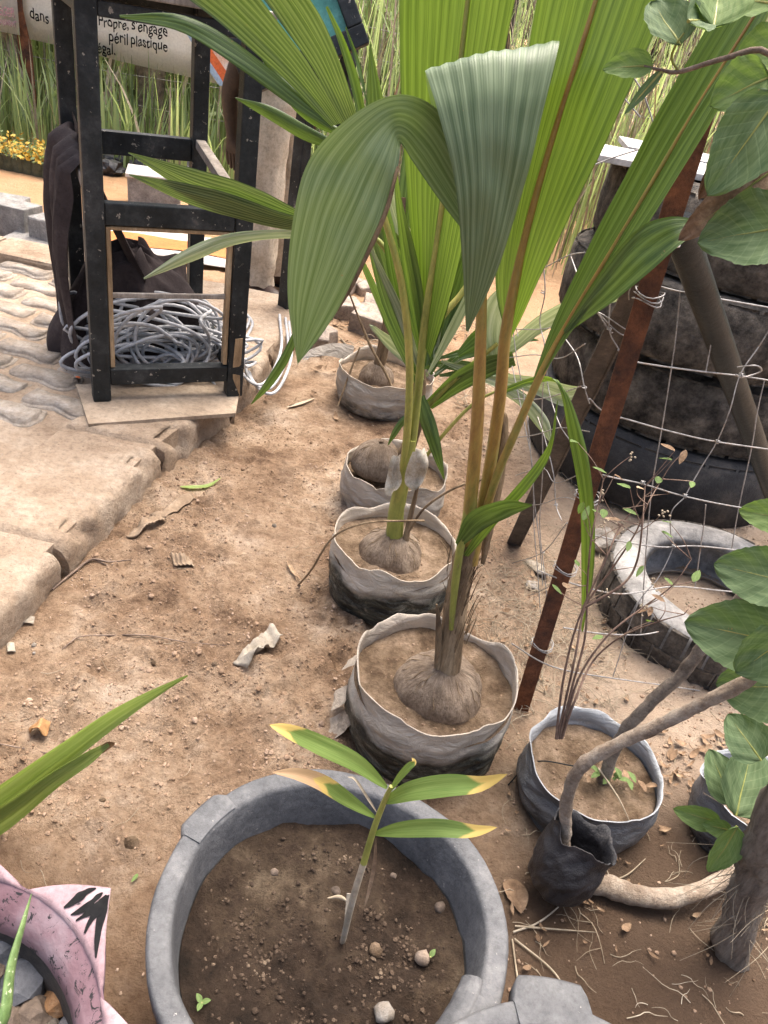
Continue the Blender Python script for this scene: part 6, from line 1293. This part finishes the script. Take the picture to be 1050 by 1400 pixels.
for k in range(90): scrap(g.uniform(-.6, .3), g.uniform(2.6, 4.3), g.uniform(.008, .03))
for k in range(50): scrap(g.uniform(-.65, .3), g.uniform(.7, 2.3), g.uniform(.003, .008))
o = obj(mb, 'dead_leaf_litter', MAT['deadleaf'], None, (0, 0, 0), 'stuff'); o['label'] = 'small dead leaf scraps strewn over the soil'; o['category'] = 'leaf litter'
# individual pieces of litter
def sheet_piece(nm, quad, mat, lab, cat, ridges=0, lift=.012, curl=.01):
    a, b, c_, d_ = [G(*p) for p in quad]; rows = []; n = 24 if ridges else 8
    for i in range(n+1):
        u = i/n; row = []
        for j in range(6):
            v = j/5; p = a.lerp(b, u).lerp(d_.lerp(c_, u), v); p.z = gz(p.x, p.y)+.005+curl*math.sin(math.pi*u)+lift*v*v+(.0022*math.sin(u*ridges*2*math.pi) if ridges else .002*mn.noise((u*4, v*4, quad[0][0]))); row.append(p)
        rows.append(row)
    mb = MB(); mb.grid(rows, None, 0, True); c0_ = (a+c_)/2; o = single(mb, nm, mat, lab, cat, V(c0_.x, c0_.y, gz(c0_.x, c0_.y))); s = o.modifiers.new('thick', 'SOLIDIFY'); s.thickness = .0018; return o
sheet_piece('cardboard_piece', [(318, 908), (372, 862), (385, 878), (338, 918)], MAT['paperw'], 'curved corrugated white cardboard piece lying on the open sand', 'cardboard', 9, .01, .014)
sheet_piece('cardboard_piece', [(172, 740), (218, 712), (229, 720), (190, 742)], MAT['card'], 'brown corrugated cardboard strip half buried by the kerb', 'cardboard', 9, .006, .018)
sheet_piece('cardboard_piece', [(205, 712), (262, 676), (270, 684), (225, 716)], MAT['card'], 'thin brown cardboard strip pressed into the sand by the kerb', 'cardboard', 0, .0, .004)
sheet_piece('cardboard_piece', [(233, 762), (262, 765), (266, 775), (238, 774)], MAT['card'], 'small torn tan cardboard flake on the sand', 'cardboard', 5, .004, .004)
sheet_piece('paper_strip', [(0, 838), (48, 846), (46, 856), (0, 848)], MAT['paperw'], 'flat whitish strip of paper on the sand below the kerb', 'paper', 0, .002, .003)
sheet_piece('paper_scrap', [(9, 880), (20, 880), (22, 894), (10, 894)], MAT['paperw'], 'small square white scrap near a twig on the sand', 'paper', 0, .002, .003)
sheet_piece('paper_scrap', [(38, 992), (70, 992), (62, 1012), (42, 1010)], MAT['papero'], 'crumpled brown paper wrapper on the sand', 'paper', 2, .02, .014)
sheet_piece('cardboard_piece', [(715, 762), (745, 770), (752, 790), (738, 786)], MAT['paperw'], 'pale torn paper bent beside the fence brace', 'paper', 0, .01, .01)
def fallen(nm, pts_, w, mat, lab, cat='leaf'):
    P = []
    for a, b in pts_: c = G(a, b); c.z = gz(c.x, c.y)+.008; P.append(c)
    t = thing(nm, lab, cat, P[0]); simple_leaf(t, P, w, mat, 'blade', n=14); return t
fallen('fallen_leaf', [(246, 668), (262, 664), (285, 660), (303, 654)], .022, MAT['strap'], 'narrow fallen green leaf on the sand beside the kerb')
fallen('fallen_leaf', [(392, 560), (410, 555), (432, 546)], .018, MAT['straw'], 'pale dry fallen leaf near the far end of the kerb')
fallen('fallen_leaf', [(688, 1208), (705, 1225), (712, 1250)], .05, MAT['deadleaf'], 'brown dead leaf wedged between the tub and the small black bag')
fallen('fallen_leaf', [(180, 1212), (186, 1204), (188, 1199)], .008, MAT['broad_light'], 'tiny green leaf on damp soil beside the tub')
fallen('fallen_leaf', [(392, 770), (400, 790), (415, 800)], .012, MAT['deadleaf'], 'brown curled leaf at the end of a thin twig')
def twig(pts_, r, lab, mat='twig', lift=.004, nm='twig'):
    P = []
    for i, (a, b) in enumerate(pts_): c = G(a, b); c.z = gz(c.x, c.y)+r+lift*(1 if 0 < i < len(pts_)-1 else .3); P.append(c)
    mb = MB(); mb.tube(P, [r*.6, r, r*.9, r*.5], 6, len(P)*6, wob=.2); return single(mb, nm, MAT[mat], lab, 'twig', P[0])
twig([(72, 808), (100, 788), (125, 770), (150, 774), (180, 773)], .0035, 'bent brown twig lying on the sand below the kerb')
twig([(128, 768), (145, 776), (162, 786)], .002, 'short forked twig under the bent one near the kerb')
twig([(85, 890), (110, 876), (150, 870), (200, 872), (250, 880), (310, 887)], .0022, 'long thin reddish twig curving across the sand to the white cardboard')
twig([(0, 1018), (30, 1022), (65, 1030)], .0018, 'thin brown root beside the crumpled wrapper')
def wirelike(pts_, r, lab, nm='dry_stalk', mat='twig'):
    mb = MB(); P = [PY(*p) for p in pts_]; mb.tube(P, r, 6, len(P)*7, wob=.15); return single(mb, nm, MAT[mat], lab, 'stalk', P[0])
wirelike([(405, 803, 1.62), (425, 780, 1.55), (455, 735, 1.5), (500, 715, 1.5), (560, 712, 1.52), (580, 712, 1.53)], .0028, 'dry palm stalk bent over the rim of the second palm bag', mat='sheath')
wirelike([(560, 725, 1.56), (580, 695, 1.55), (620, 668, 1.53), (660, 655, 1.52)], .0032, 'thin brown stalk crossing behind the nearest palm stem', mat='sheath')
wirelike([(690, 1078, 1.1), (730, 1042, 1.12), (790, 1048, 1.1)], .0016, 'thin dark wire end between the palm bag and the black bag', 'wire_end', 'pipe')
for k, (a, b, c_) in enumerate([((704, 1270), (745, 1250), (790, 1215)), ((706, 1262), (750, 1262), (815, 1275)), ((705, 1280), (760, 1320), (785, 1372)), ((702, 1280), (715, 1340), (730, 1355)), ((825, 1205), (860, 1190), (885, 1170)), ((818, 1050), (845, 1090), (862, 1125))]):
    zz = .10 if k == 5 else .012
    P = [G(q[0], q[1], zz+(.012 if i == 1 else 0)) for i, q in enumerate((a, b, c_))]
    if k < 5:
        for q in P: q.z = gz(q.x, q.y)+.006
    mb = MB(); mb.tube(P, [.0022, .002, .0008], 5, 12, flat=.5); single(mb, 'straw_stalk', MAT['straw'], 'dry straw stalk lying on the soil between the tub and the bare root' if k < 5 else 'dry straw blade lying across the sand in the black and white bag', 'straw', P[0], 'straw stalks by the root' if k < 5 else None)
for k, (px, py) in enumerate([(210, 905), (47, 885), (47, 898), (293, 913), (275, 880), (12, 962), (180, 1155), (375, 720), (300, 760), (140, 1095)]):
    c = G(px, py); r = [.006, .006, .004, .007, .004, .005, .014, .007, .004, .006][k]; c.z = gz(c.x, c.y)+r*.3; mb = MB(); mb.rock(c, r, k+80, 2, .35, 0, True); single(mb, 'pebble', MAT['rockw' if k in (1, 2, 7) else 'bagsoil'], 'small rounded pebble lying loose on the sand', 'pebble', c, 'pebbles on the sand')

# curled white wire and a red and white wrapper near the stand
P = [G(*p) for p in ((388, 442, .02), (384, 452, .06), (392, 438, .10), (400, 446, .06), (402, 470, .02), (418, 492, .01), (436, 462, .02))]
mb = MB(); mb.tube(P, .0016, 5, 40); single(mb, 'white_wire', MAT['cable'], 'thin white wire curling beside the post of the green board', 'wire', V(P[0].x, P[0].y, 0))
c = G(106, 517, .115); mb = MB(); mb.rock(c+V(0, 0, .006), .011, 5, 2, .6, 0, False, (1.3, 1, .6)); t = thing('wrapper', 'crumpled red and white wrapper beside the plywood offcut', 'wrapper', c); obj(mb, 'foil', MAT['paperw'], t)
mb = MB(); mb.rock(c+V(.004, -.006, .008), .006, 8, 1, .6, 0, False, (1.5, 1, .6)); obj(mb, 'red_print', MAT['orange'], t)
